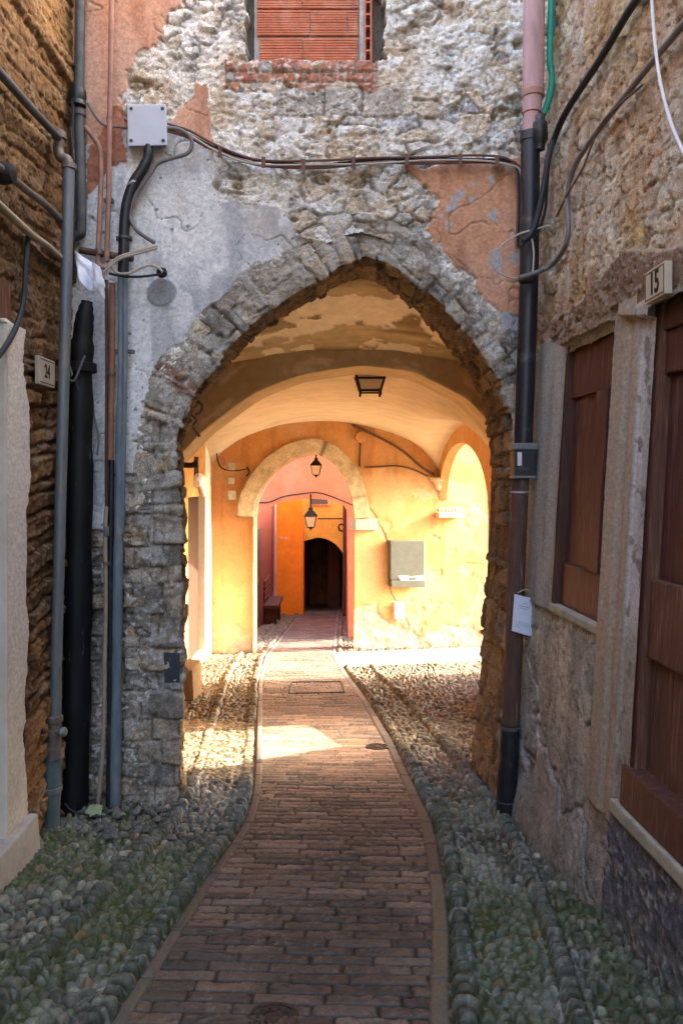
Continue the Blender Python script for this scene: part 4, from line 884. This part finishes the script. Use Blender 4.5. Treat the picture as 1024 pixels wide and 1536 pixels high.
def rhex(mb, y0, y1, z0, z1, o0, o1):   # block in the wall's own frame; o = offset into the wall
    c = [(y0, z0), (y1, z0), (y1, z1), (y0, z1)]
    mb.hexa([(xr(y, z)+o0, y, z) for y, z in c]+[(xr(y, z)+o1, y, z) for y, z in c])
# shuttered window
wd = bpy.data.objects.new('shuttered_window', None); link(wd, rh)
m_ = MB(); rhex(m_, 3.40, 4.073, .43, .70, .022, .14); m_.build('top_rail', M['doorwood'], wd, bevel=.006)
m_ = MB(); rhex(m_, 3.40, 4.073, -.72, -.47, .025, .14); m_.build('bottom_rail', M['doorwood'], wd, bevel=.006)
m_ = MB(); rhex(m_, 3.72, 4.073, -.47, .43, .045, .14); rhex(m_, 3.40, 3.56, -.47, .43, .045, .14); m_.build('panel', M['doorwood'], wd, bevel=.004)
m_ = MB(); rhex(m_, 3.57, 3.71, -.47, .43, .012, .14); m_.build('stile', M['doorwood'], wd, bevel=.006)
m_ = MB(); rhex(m_, 4.075, 4.16, -.74, .72, -.004, .14); m_.build('frame', M['darkwood'], wd, bevel=.004)
m_ = MB(); rhex(m_, 3.42, 4.12, -.745, -.70, -.02, .12); m_.build('window_sill', M['sill'], wd, bevel=.01)
# door 15
dr = bpy.data.objects.new('door', None); link(dr, rh)
m_ = MB(); rhex(m_, 1.68, 3.034, .42, .60, .018, .16); m_.build('top_rail', M['doorwood'], dr, bevel=.008)
m_ = MB(); rhex(m_, 1.68, 3.034, -.42, .42, .045, .16); m_.build('panel', M['doorwood'], dr, bevel=.004)
m_ = MB(); rhex(m_, 1.68, 3.034, .60, .72, .004, .16); m_.build('head_frame', M['darkwood'], dr, bevel=.006)
m_ = MB(); rhex(m_, 3.035, 3.10, -1.36, .72, -.006, .16); m_.build('frame', M['plank'], dr, bevel=.004)
m_ = MB(); rhex(m_, 1.68, 3.034, -.74, -.42, .012, .16); m_.build('middle_rail', M['plank'], dr, bevel=.008)
m_ = MB()
for k in range(8): rhex(m_, 3.032-.175*(k+1)+.004, 3.032-.175*k, -1.22, -.74, .038, .16)
m_.build('plank', M['plank'], dr, bevel=.003)
m_ = MB(); rhex(m_, 1.68, 3.10, -1.37, -1.20, -.035, .16); m_.build('bottom_rail', M['doorwood'], dr, bevel=.012)
m_ = MB(); rhex(m_, 1.68, 3.16, -1.43, -1.371, -.05, .16); m_.build('doorstep', M['sill'], rh, bevel=.012)
m_ = MB(); m_.box((1.95, -4, -2.4), (3.4, 5.3, 4.5)); m_.box((1.50, 4.9, -2.4), (1.95, 5.3, 4.5)); m_.build('house_body', M['plainwall'], rh)
m_ = MB(); m_.box((1.30, -4, 4.5), (3.5, 5.35, 4.62)); m_.build('roof', M['roof'], rh)
# number plate 15
n15 = thing('house_number', 'ivory house number plate reading 15 above the brown door', 'number plate')
c4 = [RW(966, 458, .078), RW(1001, 438, .078), RW(1001, 393, .078), RW(966, 413, .078)]
yA, yB = c4[0].y, c4[1].y; zA = sum(p.z for p in c4)/4; xA = min(p.x for p in c4); hz_ = (c4[3].z-c4[0].z)/2
m_ = MB(); m_.hexa([(xA+.03, yB, zA-hz_), (xA+.03, yA, zA-hz_), (xA, yA, zA-hz_), (xA, yB, zA-hz_), (xA+.03, yB, zA+hz_), (xA+.03, yA, zA+hz_), (xA, yA, zA+hz_), (xA, yB, zA+hz_)]); m_.build('plate', M['plate'], n15, bevel=.003)
m_ = MB()
for (ya_, yb_, za_, zb_) in ((yB, yA, -hz_+.008, -hz_+.013), (yB, yA, hz_-.013, hz_-.008)): m_.box((xA-.0015, ya_+.008, zA+za_), (xA+.002, yb_-.008, zA+zb_))
for yy in (yB+.008, yA-.012): m_.box((xA-.0017, yy, zA-hz_+.008), (xA+.002, yy+.004, zA+hz_-.008))
m_.build('border', M['platerim'], n15)
numtext('15', .125, (xA-.001, (yA+yB)/2, zA), (0, -1, 0), n15, M['ink'])
# ------------------------------------------------------------------ pipes, cables and fittings of the street corner
def PP(pts, d): return [P(a, b, d) for a, b in pts]
def one(name, pts, r, m, label, cat, n=10, group=None):
    mb = MB(); mb.tube(pts, r, n); return tag(mb.build(name, m, None, True), label, cat, group)
def part(name, pts, r, m, parent, n=12, sp=True):
    mb = MB(); mb.tube(pts, r, n, sp); return mb.build(name, m, parent, True)
def band(parent, c, r, h, m, name='clamp', ax=(0, 0, 1)):
    mb = MB(); mb.lathe([(r*.9, -h), (r, -h*.9), (r, h*.9), (r*.9, h)], c, 16, ax); return mb.build(name, m, parent, True)
def ear(parent, c, w, m):
    mb = MB(); mb.box((c.x-w, c.y-.004, c.z-.012), (c.x+w, c.y+.03, c.z+.012)); return mb.build('bracket', m, parent, bevel=.003)
# grey pipe with valve on the brown wall
g = thing('grey_pipe', 'tall grey pipe with a swan-neck top and valve fitting near number plate 24', 'pipe')
part('pipe', PP([(104, 246), (102, 330), (98, 500), (91, 760), (85, 1000), (84, 1080)], 4.33), .033, M['steel'], g)
part('elbow', PP([(88, 196), (89, 212), (88, 224), (92, 236), (101, 240), (104, 252)], 4.33), .031, M['fitting'], g)
band(g, P(89, 203, 4.33), .042, .022, M['fitting'], 'collar'); band(g, P(104, 250, 4.33), .042, .016, M['fitting'], 'collar')
mb = MB(); mb.lathe([(.036, .13), (.05, .12), (.05, .09), (.042, .085), (.042, .05), (.052, .045), (.052, .02), (.040, .015), (.040, -.05), (.058, -.055), (.058, -.12), (.05, -.125)], P(82, 1105, 4.33), 18); v_ = mb.build('valve', M['fitting'], g, True)
mb = MB(); c = P(92, 1098, 4.28); mb.lathe([(.012, -.05), (.014, 0), (.026, .004), (.030, .02), (.018, .034)], c, 10, (1, -.5, .1)); mb.build('valve_knob', M['steel'], v_, True)
part('lower_sleeve', PP([(80, 1135), (78, 1190), (75, 1258)], 4.33), .052, M['greenpipe'], g); band(g, P(78, 1183, 4.33), .060, .014, M['steel'])
# black pipe
b = thing('black_pipe', 'thick black tarred pipe standing in the wall corner below a white rag', 'pipe')
part('pipe', PP([(131, 452), (126, 490), (121, 560), (119, 700), (117, 900), (114, 1100), (110, 1240)], 4.60), [.035, .045, .055, .06, .074, .07, .082, .076, .086, .078, .088, .08, .09, .082, .088, .086], M['tar'], b, 18)
band(b, P(121, 552, 4.6), .098, .03, M['tar'], 'collar')
part('wire', PP([(100, 538), (108, 560), (103, 566), (112, 570), (128, 533)], 4.46), .007, M['cablegrey'], b, 6)
# white rag caught on the pipes
def rag(c0, c1, c2, c3, d, name, m, label, cat, amp=.03, n=18, seed=3):
    u, v = np.meshgrid(np.linspace(0, 1, n), np.linspace(0, 1, n*2), indexing='ij')
    a = [np.array(P(*c, d)) for c in (c0, c1, c2, c3)]
    p = (a[0]*((1-u)*(1-v))[..., None]+a[1]*(u*(1-v))[..., None]+a[2]*(u*v)[..., None]+a[3]*((1-u)*v)[..., None])
    f_ = fbm(u*5+seed, v*1.5, 3, seed)-.5
    p[..., 1] -= amp*2*f_+.03*np.sin(u*9+v*2); p[..., 0] += .02*(fbm(u*3, v*4, 3, seed+3)-.5); p[..., 2] += .05*(fbm(u*6, v*2, 3, seed+5)-.5)*v
    p2 = p.copy(); p2[..., 1] += .004
    o = grid_mesh(name, p, None, m); so_ = o.modifiers.new('thickness', 'SOLIDIFY'); so_.thickness = .004
    return tag(o, label, cat)
rag((111, 376), (153, 402), (156, 446), (126, 430), 4.26, 'rag', M['cloth'], 'torn white printed rag hooked over the pipes above the black pipe', 'rag')
# zinc pipe high in the corner
z = thing('zinc_pipe', 'weathered zinc downpipe high in the corner next to the pink plaster', 'pipe')
part('upper_pipe', PP([(121, -60), (120, 60), (119, 132)], 4.70), .032, M['darksteel'], z); part('lower_pipe', PP([(119, 150), (121, 250), (122, 338), (118, 352), (106, 354)], 4.68), .034, M['darksteel'], z)
mb = MB(); mb.lathe([(.03, .05), (.05, .045), (.055, .0), (.048, -.03), (.052, -.035), (.052, -.06), (.036, -.065)], P(117, 145, 4.66), 16); mb.build('coupling', M['black'], z, True); band(z, P(119, 170, 4.68), .043, .02, M['darksteel'])
part('cable', PP([(110, 150), (108, 230), (110, 330), (112, 420)], 4.62), .012, M['cableblack'], z, 6); part('cable', PP([(106, 190), (112, 280), (109, 360), (104, 430)], 4.60), .008, M['cableblack'], z, 6)
# copper pipes
cpp = thing('copper_pipe', 'straight pinkish copper pipe running up past the junction box', 'pipe')
part('pipe', PP([(168, -60), (167, 60), (165, 180), (163, 300), (160, 392)], 4.68), .017, M['copper'], cpp); ear(cpp, P(163, 300, 4.72), .03, M['fitting'])
c2 = thing('copper_pipe', 'bent copper pipe curving out of the broken pink mortar', 'pipe')
part('pipe', PP([(128, 190), (138, 203), (149, 220), (152, 250), (150, 320), (147, 385), (149, 397), (158, 402)], 4.68), .0155, M['copper'], c2); band(c2, P(149, 378, 4.68), .024, .018, M['fitting'], 'collar')
c3_ = thing('brown_pipe', 'dull brown pipe next to the grey conduits beside the archway', 'pipe')
part('pipe', PP([(169, 425), (168, 560), (166, 690)], 4.68), .019, M['browncopper'], c3_); band(c3_, P(168, 560, 4.68), .026, .012, M['fitting'])
c4_ = thing('thin_brown_pipe', 'thin dark brown pipe between the black pipe and the brown one', 'pipe')
part('pipe', PP([(160, 420), (161, 560), (160, 700), (161, 800)], 4.70), .012, M['brownpipe'], c4_)
# grey conduits
q = thing('grey_conduit', 'long blue-grey conduit reaching the ground beside the stone pier', 'conduit')
part('pipe', PP([(181, 414), (181, 540), (179, 720), (176, 950), (173, 1216)], 4.66), [.018, .018, .026, .032, .036], M['bluegrey'], q)
band(q, P(173, 1212, 4.66), .042, .02, M['brownpipe'], 'foot'); ear(q, P(187, 527, 4.69), .06, M['fitting']); ear(q, P(186, 712, 4.69), .06, M['fitting'])
q2_ = thing('corrugated_conduit', 'grey corrugated conduit strapped to the blue-grey one', 'conduit')
mb = MB(); pth = PP([(188, 418), (188, 540), (186, 640), (183, 800)], 4.66); prof = []
tp_ = [pth[0].lerp(pth[1], i/60) for i in range(60)]+[pth[1].lerp(pth[2], i/60) for i in range(60)]+[pth[2].lerp(pth[3], i/90) for i in range(91)]
mb.tube(tp_, [.016+.0025*(i % 2) for i in range(len(tp_))], 8, False); mb.build('hose', M['bluegrey'], q2_, True)
bc = thing('beige_conduit', 'thin beige conduit down the stone pier to the ground', 'conduit')
part('pipe', PP([(160, 760), (158, 800), (159, 900), (157, 1000), (155, 1110), (147, 1215)], 4.60), .013, M['beige'], bc); band(bc, P(160, 845, 4.60), .019, .012, M['fitting']); band(bc, P(160, 797, 4.60), .018, .03, M['cablegrey'], 'collar')
one('black_conduit', PP([(168, 690), (166, 850), (166, 1000), (163, 1215)], 4.65), .018, M['black'], 'black conduit squeezed between beige and blue-grey conduits', 'conduit')
one('thin_cable', PP([(136, 480), (137, 560), (141, 620), (148, 655), (146, 683)], 4.66), .007, M['cablegrey'], 'loose thin cable end hanging beside the black pipe', 'cable', 6)
one('ground_wire', PP([(97, 1205), (110, 1217), (130, 1222), (150, 1226)], 4.45), .006, M['cableblack'], 'thin dark wire trailing at the foot of the black pipe', 'wire', 6)
# junction box
jx = thing('junction_box', 'square pale grey junction box on the peeling plaster', 'junction box')
def fq(x, y, o): return P(x, y, YF-o)
mb = MB(); mb.hexa([fq(193, 218, .02), fq(251, 217, .02), fq(250, 157, .02), fq(192, 158, .02), fq(193, 217, .12), fq(250, 216, .12), fq(249, 158, .12), fq(192, 158, .12)]); mb.build('casing', M['boxgrey'], jx, bevel=.008)
mb = MB(); mb.hexa([fq(192, 219, .122), fq(251, 218, .122), fq(249.5, 156, .122), fq(191, 157, .122), fq(192, 219, .142), fq(251, 218, .142), fq(249.5, 156, .142), fq(191, 157, .142)]); mb.build('lid', M['boxgrey'], jx, bevel=.007)
for a, b_ in ((197, 163), (244, 163), (197, 211), (245, 211)):
    mb = MB(); mb.lathe([(.011, 0), (.011, .004), (.004, .005)], fq(a, b_, .142), 10, (0, -1, 0)); mb.build('screw', M['screw'], jx)
hz = thing('black_hose', 'black corrugated cable hose bending down from the junction box', 'cable hose')
hp_ = PP([(223, 218), (222, 236), (214, 254), (201, 275), (191, 305), (187, 340), (186, 380), (185, 416)], 4.68); mb = MB(); mb.tube(hp_, [.026, .03, .033, .034, .034, .034, .034, .034], 14); mb.build('hose', M['black'], hz, True)
band(hz, P(200, 276, 4.68), .039, .008, M['palegrey'], ax=(.6, 0, -1)); band(hz, P(186.5, 357, 4.68), .039, .008, M['darksteel']); ear(hz, P(186, 357, 4.74), .05, M['darksteel'])
one('grey_cable', PP([(250, 192), (268, 194), (283, 203), (288, 216), (281, 230), (256, 238), (236, 246), (225, 262), (206, 290), (195, 318), (204, 344), (232, 364)], 4.68), .013, M['cablegrey'], 'grey cable looping out of the junction box and down the plaster', 'cable')
one('thin_grey_cable', PP([(191, 192), (178, 190), (162, 190), (148, 180), (132, 155)], 4.70), .009, M['cablegrey'], 'thin grey cable from the junction box into the corner', 'cable', 8)
one('pale_cable', PP([(158, 402), (168, 393), (182, 384), (210, 376), (237, 369)], 4.60), .008, M['cablepale'], 'upper pale wire stretched from the bent pipe to the plaster', 'wire', 8)
one('pale_cable', PP([(156, 408), (172, 394), (186, 386), (212, 379), (236, 372)], 4.58), .0075, M['cablepale'], 'second pale wire, just below the stretched one', 'wire', 8)
one('pale_cable', PP([(165, 396), (176, 409), (194, 410), (212, 402), (226, 398), (238, 402), (244, 408)], 4.60), .0075, M['cablepale'], 'pale wire sagging to the dark plug on the plaster', 'wire', 8)
one('black_cable', PP([(164, 410), (184, 414), (210, 415), (243, 411)], 4.60), .008, M['cableblack'], 'black wire running to the dark plug on the plaster', 'wire', 8)
mb = MB(); mb.lathe([(.014, -.03), (.03, -.02), (.034, .0), (.028, .022), (.012, .03)], P(243, 409, 4.68), 12, (1, -.4, 0)); tag(mb.build('cable_plug', M['ink'], None, True), 'small dark plug where two wires meet the grey plaster', 'plug')
mb = MB(); mb.tube(PP([(120, 375), (150, 380), (200, 388)], 4.70), .022, 8); tag(mb.build('rusty_bar', M['brownpipe'], None, True), 'short rusty bar crossing behind the pipes above the rag', 'bar')
# cable bundle across the front
cbn = thing('cable_bundle', 'bundle of brown cables strung across the stone front above the arch', 'cable')
base = [(252, 190), (285, 202), (320, 221), (360, 236), (400, 243), (480, 246), (560, 241), (640, 238), (720, 239), (762, 243), (777, 256), (780, 300), (778, 372)]
for k, (dy, r, mm) in enumerate(((0, .011, 'cableblack'), (5, .010, 'cablebrown'), (-4, .008, 'cablebrown'), (3, .007, 'cablepale'))):
    part('cable', [P(a+(dy if b_ > 250 and a > 700 else 0), b_+dy*(1 if a < 775 else 0)+2*math.sin(a*.03+k), 4.70-.006*k) for a, b_ in base], r, M[mm], cbn, 8)
for a, b_ in ((330, 227), (395, 243), (455, 246), (530, 243), (610, 239), (690, 238), (745, 241)):
    mb = MB(); mb.hexa([P(a-3, b_+9, 4.675), P(a+3, b_+9, 4.675), P(a+3, b_+9, 4.75), P(a-3, b_+9, 4.75), P(a-3, b_-8, 4.675), P(a+3, b_-8, 4.675), P(a+3, b_-8, 4.75), P(a-3, b_-8, 4.75)]); mb.build('clip', M['cablebrown'], cbn, bevel=.003)
# conduits on the brown wall
one('wall_conduit', [LW(a, b_, .07) for a, b_ in ((-60, 40), (-5, 103), (45, 160), (88, 206))], .022, M['darksteel'], 'rusty conduit sloping down the brown wall into the swan-neck pipe', 'conduit')
one('wall_conduit', [LW(a, b_, .07) for a, b_ in ((-60, 205), (8, 258), (40, 285), (70, 308), (92, 332))], .020, M['fitting'], 'brown conduit below the swan-neck on the brown wall', 'conduit')
one('wall_conduit', [LW(a, b_, .07) for a, b_ in ((-60, 255), (0, 308), (45, 350), (70, 368), (94, 390))], .020, M['beige'], 'pale conduit, lowest of the sloping ones on the brown wall', 'conduit')
mb = MB(); c = LW(5, 260, .06); mb.lathe([(.05, -.03), (.055, 0), (.045, .05), (.02, .06)], c, 12, (1, 0, 0)); tag(mb.build('conduit_box', M['ink'], None, True), 'small round dark box on the brown wall conduit', 'junction box')
one('hanging_cable', [LW(a, b_, .05) for a, b_ in ((43, 352), (39, 400), (36, 450), (25, 490), (0, 532), (-60, 600))], .014, M['cableblack'], 'black cable hanging across the brown lintel of the plastered doorway', 'cable', 8)
# downpipe by the east house
dp = thing('downpipe', 'tall downpipe in pink, black and brown lengths at the edge of the archway', 'pipe')
part('upper_pipe', PP([(801, -80), (800, 60), (799, 140)], 4.5), .064, M['pinkpipe'], dp, 18); part('reducer', PP([(798, 136), (797.5, 170)], 4.5), .058, M['pinkpipe'], dp, 18); part('neck', PP([(797, 165), (796, 215)], 4.5), .048, M['pinkpipe'], dp, 18)
band(dp, P(799, 142, 4.5), .068, .02, M['copper'], 'collar')
part('middle_pipe', PP([(795, 200), (793, 400), (788, 560), (784, 668)], 4.5), .057, M['black'], dp, 18); band(dp, P(795, 206, 4.5), .063, .03, M['black'], 'collar')
mb = MB(); c = P(783, 690, 4.48); mb.box((c.x-.062, c.y-.062, c.z-.10), (c.x+.062, c.y+.062, c.z+.06)); mb.build('rainwater_box', M['black'], dp, bevel=.006)
mb = MB(); mb.box((c.x-.072, c.y-.07, c.z+.06), (c.x+.075, c.y+.07, c.z+.10)); mb.build('box_rim', M['steel'], dp, bevel=.006); mb = MB(); mb.box((c.x-.066, c.y-.066, c.z-.112), (c.x+.066, c.y+.066, c.z-.095)); mb.build('box_rim', M['steel'], dp, bevel=.006)
mb = MB(); mb.box((c.x-.045, c.y-.066, c.z-.035), (c.x-.020, c.y-.060, c.z+.045)); mb.build('sticker', M['cablewhite'], dp)
part('lower_pipe', PP([(780, 712), (776, 800), (772, 920), (765, 1090)], 4.5), .053, M['brownpipe'], dp, 18); band(dp, P(779, 738, 4.5), .056, .006, M['palegrey'])
part('boot', PP([(764, 1086), (761, 1150), (757, 1231)], 4.5), [.060, .062, .060], M['black'], dp, 18); band(dp, P(764, 1090, 4.5), .066, .012, M['darksteel'], 'collar'); band(dp, P(759, 1200, 4.5), .0635, .004, M['darksteel'], 'seam')
gh_ = thing('green_hose', 'green hose running down into a black connector beside the pink pipe', 'hose')
part('hose', PP([(828, -60), (825, 40), (824, 90), (827, 115), (824, 145), (814, 172)], 4.5), .019, M['greenhose'], gh_)
mb = MB(); mb.lathe([(.022, .09), (.030, .085), (.030, .05), (.045, .04), (.048, -.06), (.032, -.08), (.03, -.12)], P(809, 195, 4.46), 14); mb.build('connector', M['black'], gh_, True)
one('corner_conduit', PP([(835, -60), (829, 120), (824, 250), (820, 400), (809, 560), (803, 640), (799, 760), (792, 870)], 4.66), .021, M['greenpipe'], 'slim grey-green conduit in the corner behind the downpipe', 'conduit')
one('wall_cable', [RW(a, b_, .05) for a, b_ in ((1060, -120), (1000, -50), (950, 5), (900, 88), (850, 165), (830, 210))]+PP([(822, 236), (816, 275), (808, 315), (798, 348), (784, 362)], 4.36), .019, M['cableblack'], 'thick black cable climbing the rendered wall toward the green hose', 'cable')
one('wall_cable', [RW(a, b_, .05) for a, b_ in ((1060, -10), (1024, 36), (975, 96), (920, 165), (893, 200), (866, 240), (854, 270), (850, 300), (852, 342), (846, 372))]+PP([(826, 398), (800, 410), (778, 417)], 4.34), .0145, M['cablegrey'], 'dark grey cable curling down the rendered wall to the downpipe', 'cable')
one('brown_cable', [RW(a, b_, .06) for a, b_ in ((962, 128), (925, 160), (900, 188), (884, 225), (872, 255), (850, 292), (834, 325))], .006, M['cablebrown'], 'thin brown cable branching off beside the dark grey wall cable', 'cable', 6)
one('white_cable', [RW(a, b_, .09) for a, b_ in ((970, -80), (976, -10), (981, 60), (990, 125), (1006, 186), (1030, 240))], .0065, M['cablewhite'], 'thin white cable hanging down over the rendered wall', 'cable', 8)
one('looped_wire', PP([(824, 338), (802, 344), (776, 352), (752, 368), (739, 390), (744, 406), (764, 416), (786, 418)], 4.36), .0055, M['cablepale'], 'pale wire sticking out in a wide loop from the downpipe', 'wire', 6)
one('short_wire', PP([(797, 358), (800, 378), (799, 402), (797, 414)], 4.36), .0055, M['cablepale'], 'short pale wire lying straight down the black part of the downpipe', 'wire', 6)
for i, pts_ in enumerate(([(815, 300), (802, 330), (790, 358), (778, 372)], [(820, 262), (818, 310), (808, 345), (795, 364)])): part('cable', PP(pts_, 4.38), .009, M['cableblack'], gh_, 6)
mb = MB(); mb.lathe([(.012, -.05), (.025, -.04), (.028, .03), (.015, .05)], P(790, 419, 4.36), 10, (1, 0, .1)); tag(mb.build('cable_joint', M['ink'], None, True), 'dark taped cable joint on the downpipe below the wire loop', 'cable joint')
# paper notice on the downpipe
pn_ = thing('paper_notice', 'white printed paper notice tied to the brown part of the downpipe', 'notice')
A, B, C, D = P(771, 891, 4.41), P(806, 899, 4.45), P(803, 956, 4.45), P(767, 946, 4.41)
def pq(u, v, o=0):
    p = A*(1-u)*(1-v)+B*u*(1-v)+C*u*v+D*(1-u)*v; return p+Vector((0, -o-.012*math.sin(u*3.1), 0))
uv = [(i/8, j/8) for j in range(9) for i in range(9)]
mb = MB(); mb.add([pq(*t) for t in uv]+[pq(*t, -.0015) for t in uv], [(j*9+i, j*9+i+1, j*9+i+10, j*9+i+9) for j in range(8) for i in range(8)]+[(81+j*9+i, 81+j*9+i+9, 81+j*9+i+10, 81+j*9+i+1) for j in range(8) for i in range(8)]
 +[(i, 81+i, 82+i, i+1) for i in range(8)]+[(72+i, 73+i, 154+i, 153+i) for i in range(8)]+[(j*9, j*9+9, 81+j*9+9, 81+j*9) for j in range(8)]+[(j*9+8, 81+j*9+8, 81+j*9+17, j*9+17) for j in range(8)])
mb.build('sheet', M['paper'], pn_, True)
def line(mb, u0, u1, v0, v1, o=.0012):
    n = 5; b0 = [pq(u0+(u1-u0)*i/n, v0, o) for i in range(n+1)]; b1 = [pq(u0+(u1-u0)*i/n, v1, o) for i in range(n+1)]
    mb.add(b0+b1, [(i, i+1, n+2+i, n+1+i) for i in range(n)])
mb = MB()
for (u0, u1, v) in ((.38, .52, .175), (.22, .62, .255), (.26, .58, .32), (.22, .64, .69), (.18, .70, .735), (.10, .72, .78), (.10, .30, .84)):
    x_ = u0
    while x_ < u1: e_ = min(u1, x_+random.uniform(.03, .09)); line(mb, x_, e_, v, v+(.022 if v < .3 else .012)); x_ = e_+.014
mb.build('print', M['print'], pn_)
mb = MB(); line(mb, .86, .985, .03, .10); line(mb, .87, .985, .115, .15); line(mb, .90, .95, .66, .86); mb.build('blue_print', M['printblue'], pn_)
mb = MB()
for v0_, v1_ in ((.17, .235), (.27, .32), (.34, .40), (.42, .46), (.88, .93), (.945, .985)): line(mb, .865, .985, v0_, v1_)
mb.build('red_print', M['printred'], pn_)
part('string', [P(776, 889, 4.44), P(790, 884, 4.435), P(797, 895, 4.44)], .003, M['cablepale'], pn_, 6)
# odds and ends around the arch
mb = MB(); mb.hexa([FP(247, 1024, .0), FP(270, 1024, .0), FP(270, 980, .0), FP(246, 978, .0), FP(247, 1024, .055), FP(270, 1024, .055), FP(270, 980, .055), FP(246, 978, .055)]); mb.build('dark_recess_slab', M['recessgrey'], arch_house, bevel=.004)  # dark slab stands for a dark recess in the pier; shade put into colour
mb = MB(); mb.tube(PP([(258, 688), (268, 695), (284, 698), (297, 696)], 5.75), .022, 8); mb.tube(PP([(292, 697), (297, 696)], 5.75), .032, 8); tag(mb.build('iron_bar', M['wire'], None, True), 'rusty iron bar sticking out at the springing of the vault', 'bar')
for i, (pts_, lb_) in enumerate((([(296, 602), (303, 608), (301, 618), (293, 622)], 'upper rusty hook hanging from the soffit of the rough stone arch'), ([(287, 622), (295, 630), (290, 640), (300, 655)], 'lower rusty hook hanging from the soffit of the rough stone arch'), ([(469, 408), (470, 418), (471, 434)], 'small iron spike under the arch near its crown'))):
    one('arch_hook', PP(pts_, 4.95), .009, M['wire'], lb_, 'hook', 6, 'iron hooks on the arch')
# rubble and litter at the foot of the pier
mb = MB(); rnd = random.Random(5)
for i in range(70):
    p = GP(rnd.uniform(118, 262), rnd.uniform(1212, 1262)); r = rnd.uniform(.012, .035)
    pr_ = [(r*.5*rnd.uniform(.6, 1), -r*.5), (r*rnd.uniform(.8, 1.1), 0), (r*.8*rnd.uniform(.6, 1), r*.5), (r*.2, r*.75)]
    mb.lathe(pr_, p+Vector((0, 0, .015)), 6, (rnd.uniform(-.4, .4), rnd.uniform(-.4, .4), 1))
tag(mb.build('rubble', mat('pale_rubble', (.14, .135, .12), .9, .45, 6, .5, 60, .005)), 'loose pale pebbles at the foot of the pipes', 'rubble', None, 'stuff')
mb = MB(); c = GP(140, 1228); mb.slab([c+Vector(v_) for v_ in ((-.05, 0, .03), (-.01, -.02, .02), (.02, .0, .03), (.05, -.01, .025), (.045, .03, .05), (.01, .025, .06), (-.03, .04, .05))], (0, .01, .012)); tag(mb.build('plastic_scrap', mat('pale_green_plastic', (.28, .34, .17), .6, .1, 20, .2, 40, .003)), 'flattened pale green plastic scrap at the foot of the black pipe', 'litter')
# ------------------------------------------------------------------ unseen wall stub added to cut off the sunlight
nb = thing('added_sun_blocker', 'unseen plain wall stub added in the side alley to block sun', 'wall')
m_ = MB(); m_.box((2.9, 8.7, -3.5), (3.3, 10.5, 1.5)); m_.build('masonry', M['plainwall'], nb, bevel=.02)
# ------------------------------------------------------------------ light, sky, camera
w = bpy.data.worlds.new('World'); SC.world = w; w.use_nodes = True
nt = w.node_tree; bg = nt.nodes['Background']; sky = nt.nodes.new('ShaderNodeTexSky'); sky.sky_type = 'NISHITA'; sky.sun_disc = False
EL = math.atan2(.39, math.hypot(.95, .232)); AZ = math.atan2(.95, .232)
sky.sun_elevation = EL; sky.sun_rotation = AZ
sky.dust_density = 8; sky.air_density = .8; sky.ozone_density = .6
nt.links.new(sky.outputs[0], bg.inputs['Color']); bg.inputs['Strength'].default_value = .15
sl = bpy.data.lights.new('sun', 'SUN'); sl.energy = 2.4; sl.angle = math.radians(.5); sl.color = (1, .90, .74)
so = bpy.data.objects.new('sun', sl); link(so); so.rotation_euler = Vector(SUN).to_track_quat('-Z', 'Y').to_euler(); so.location = (20, 5, 12)
cam = bpy.data.cameras.new('camera'); co_ = bpy.data.objects.new('camera', cam); link(co_)
co_.location = (0, 0, 0); co_.rotation_euler = (math.pi/2, 0, 0)
cam.sensor_fit = 'VERTICAL'; cam.sensor_height = 36; cam.lens = 36*F/1536; cam.shift_y = (HY-768)/1536; cam.clip_start = .02; cam.clip_end = 2000
SC.camera = co_
SC.view_settings.view_transform = 'Standard'; SC.view_settings.look = 'None'; SC.view_settings.gamma = 1; SC.view_settings.exposure = 3.95
cy = SC.cycles; cy.max_bounces = 10; cy.diffuse_bounces = 8; cy.glossy_bounces = 3; cy.use_denoising = True
cy.sample_clamp_indirect = 8

# repeats share a group
GR = {'hanging_lantern': 'hanging lanterns along the passage', 'house_number': 'house number plates', 'manhole_cover': 'iron covers in the brick path', 'pale_cable': 'pale wires below the junction box',
      'copper_pipe': 'copper pipes in the corner', 'wall_conduit': 'conduits on the brown wall', 'wall_cable': 'cables on the rendered wall', 'cable': 'cables in the passage'}
for o in SC.objects:
    k = o.name.split('.')[0]
    if o.parent is None and k in GR and not o.get('group'): o['group'] = GR[k]
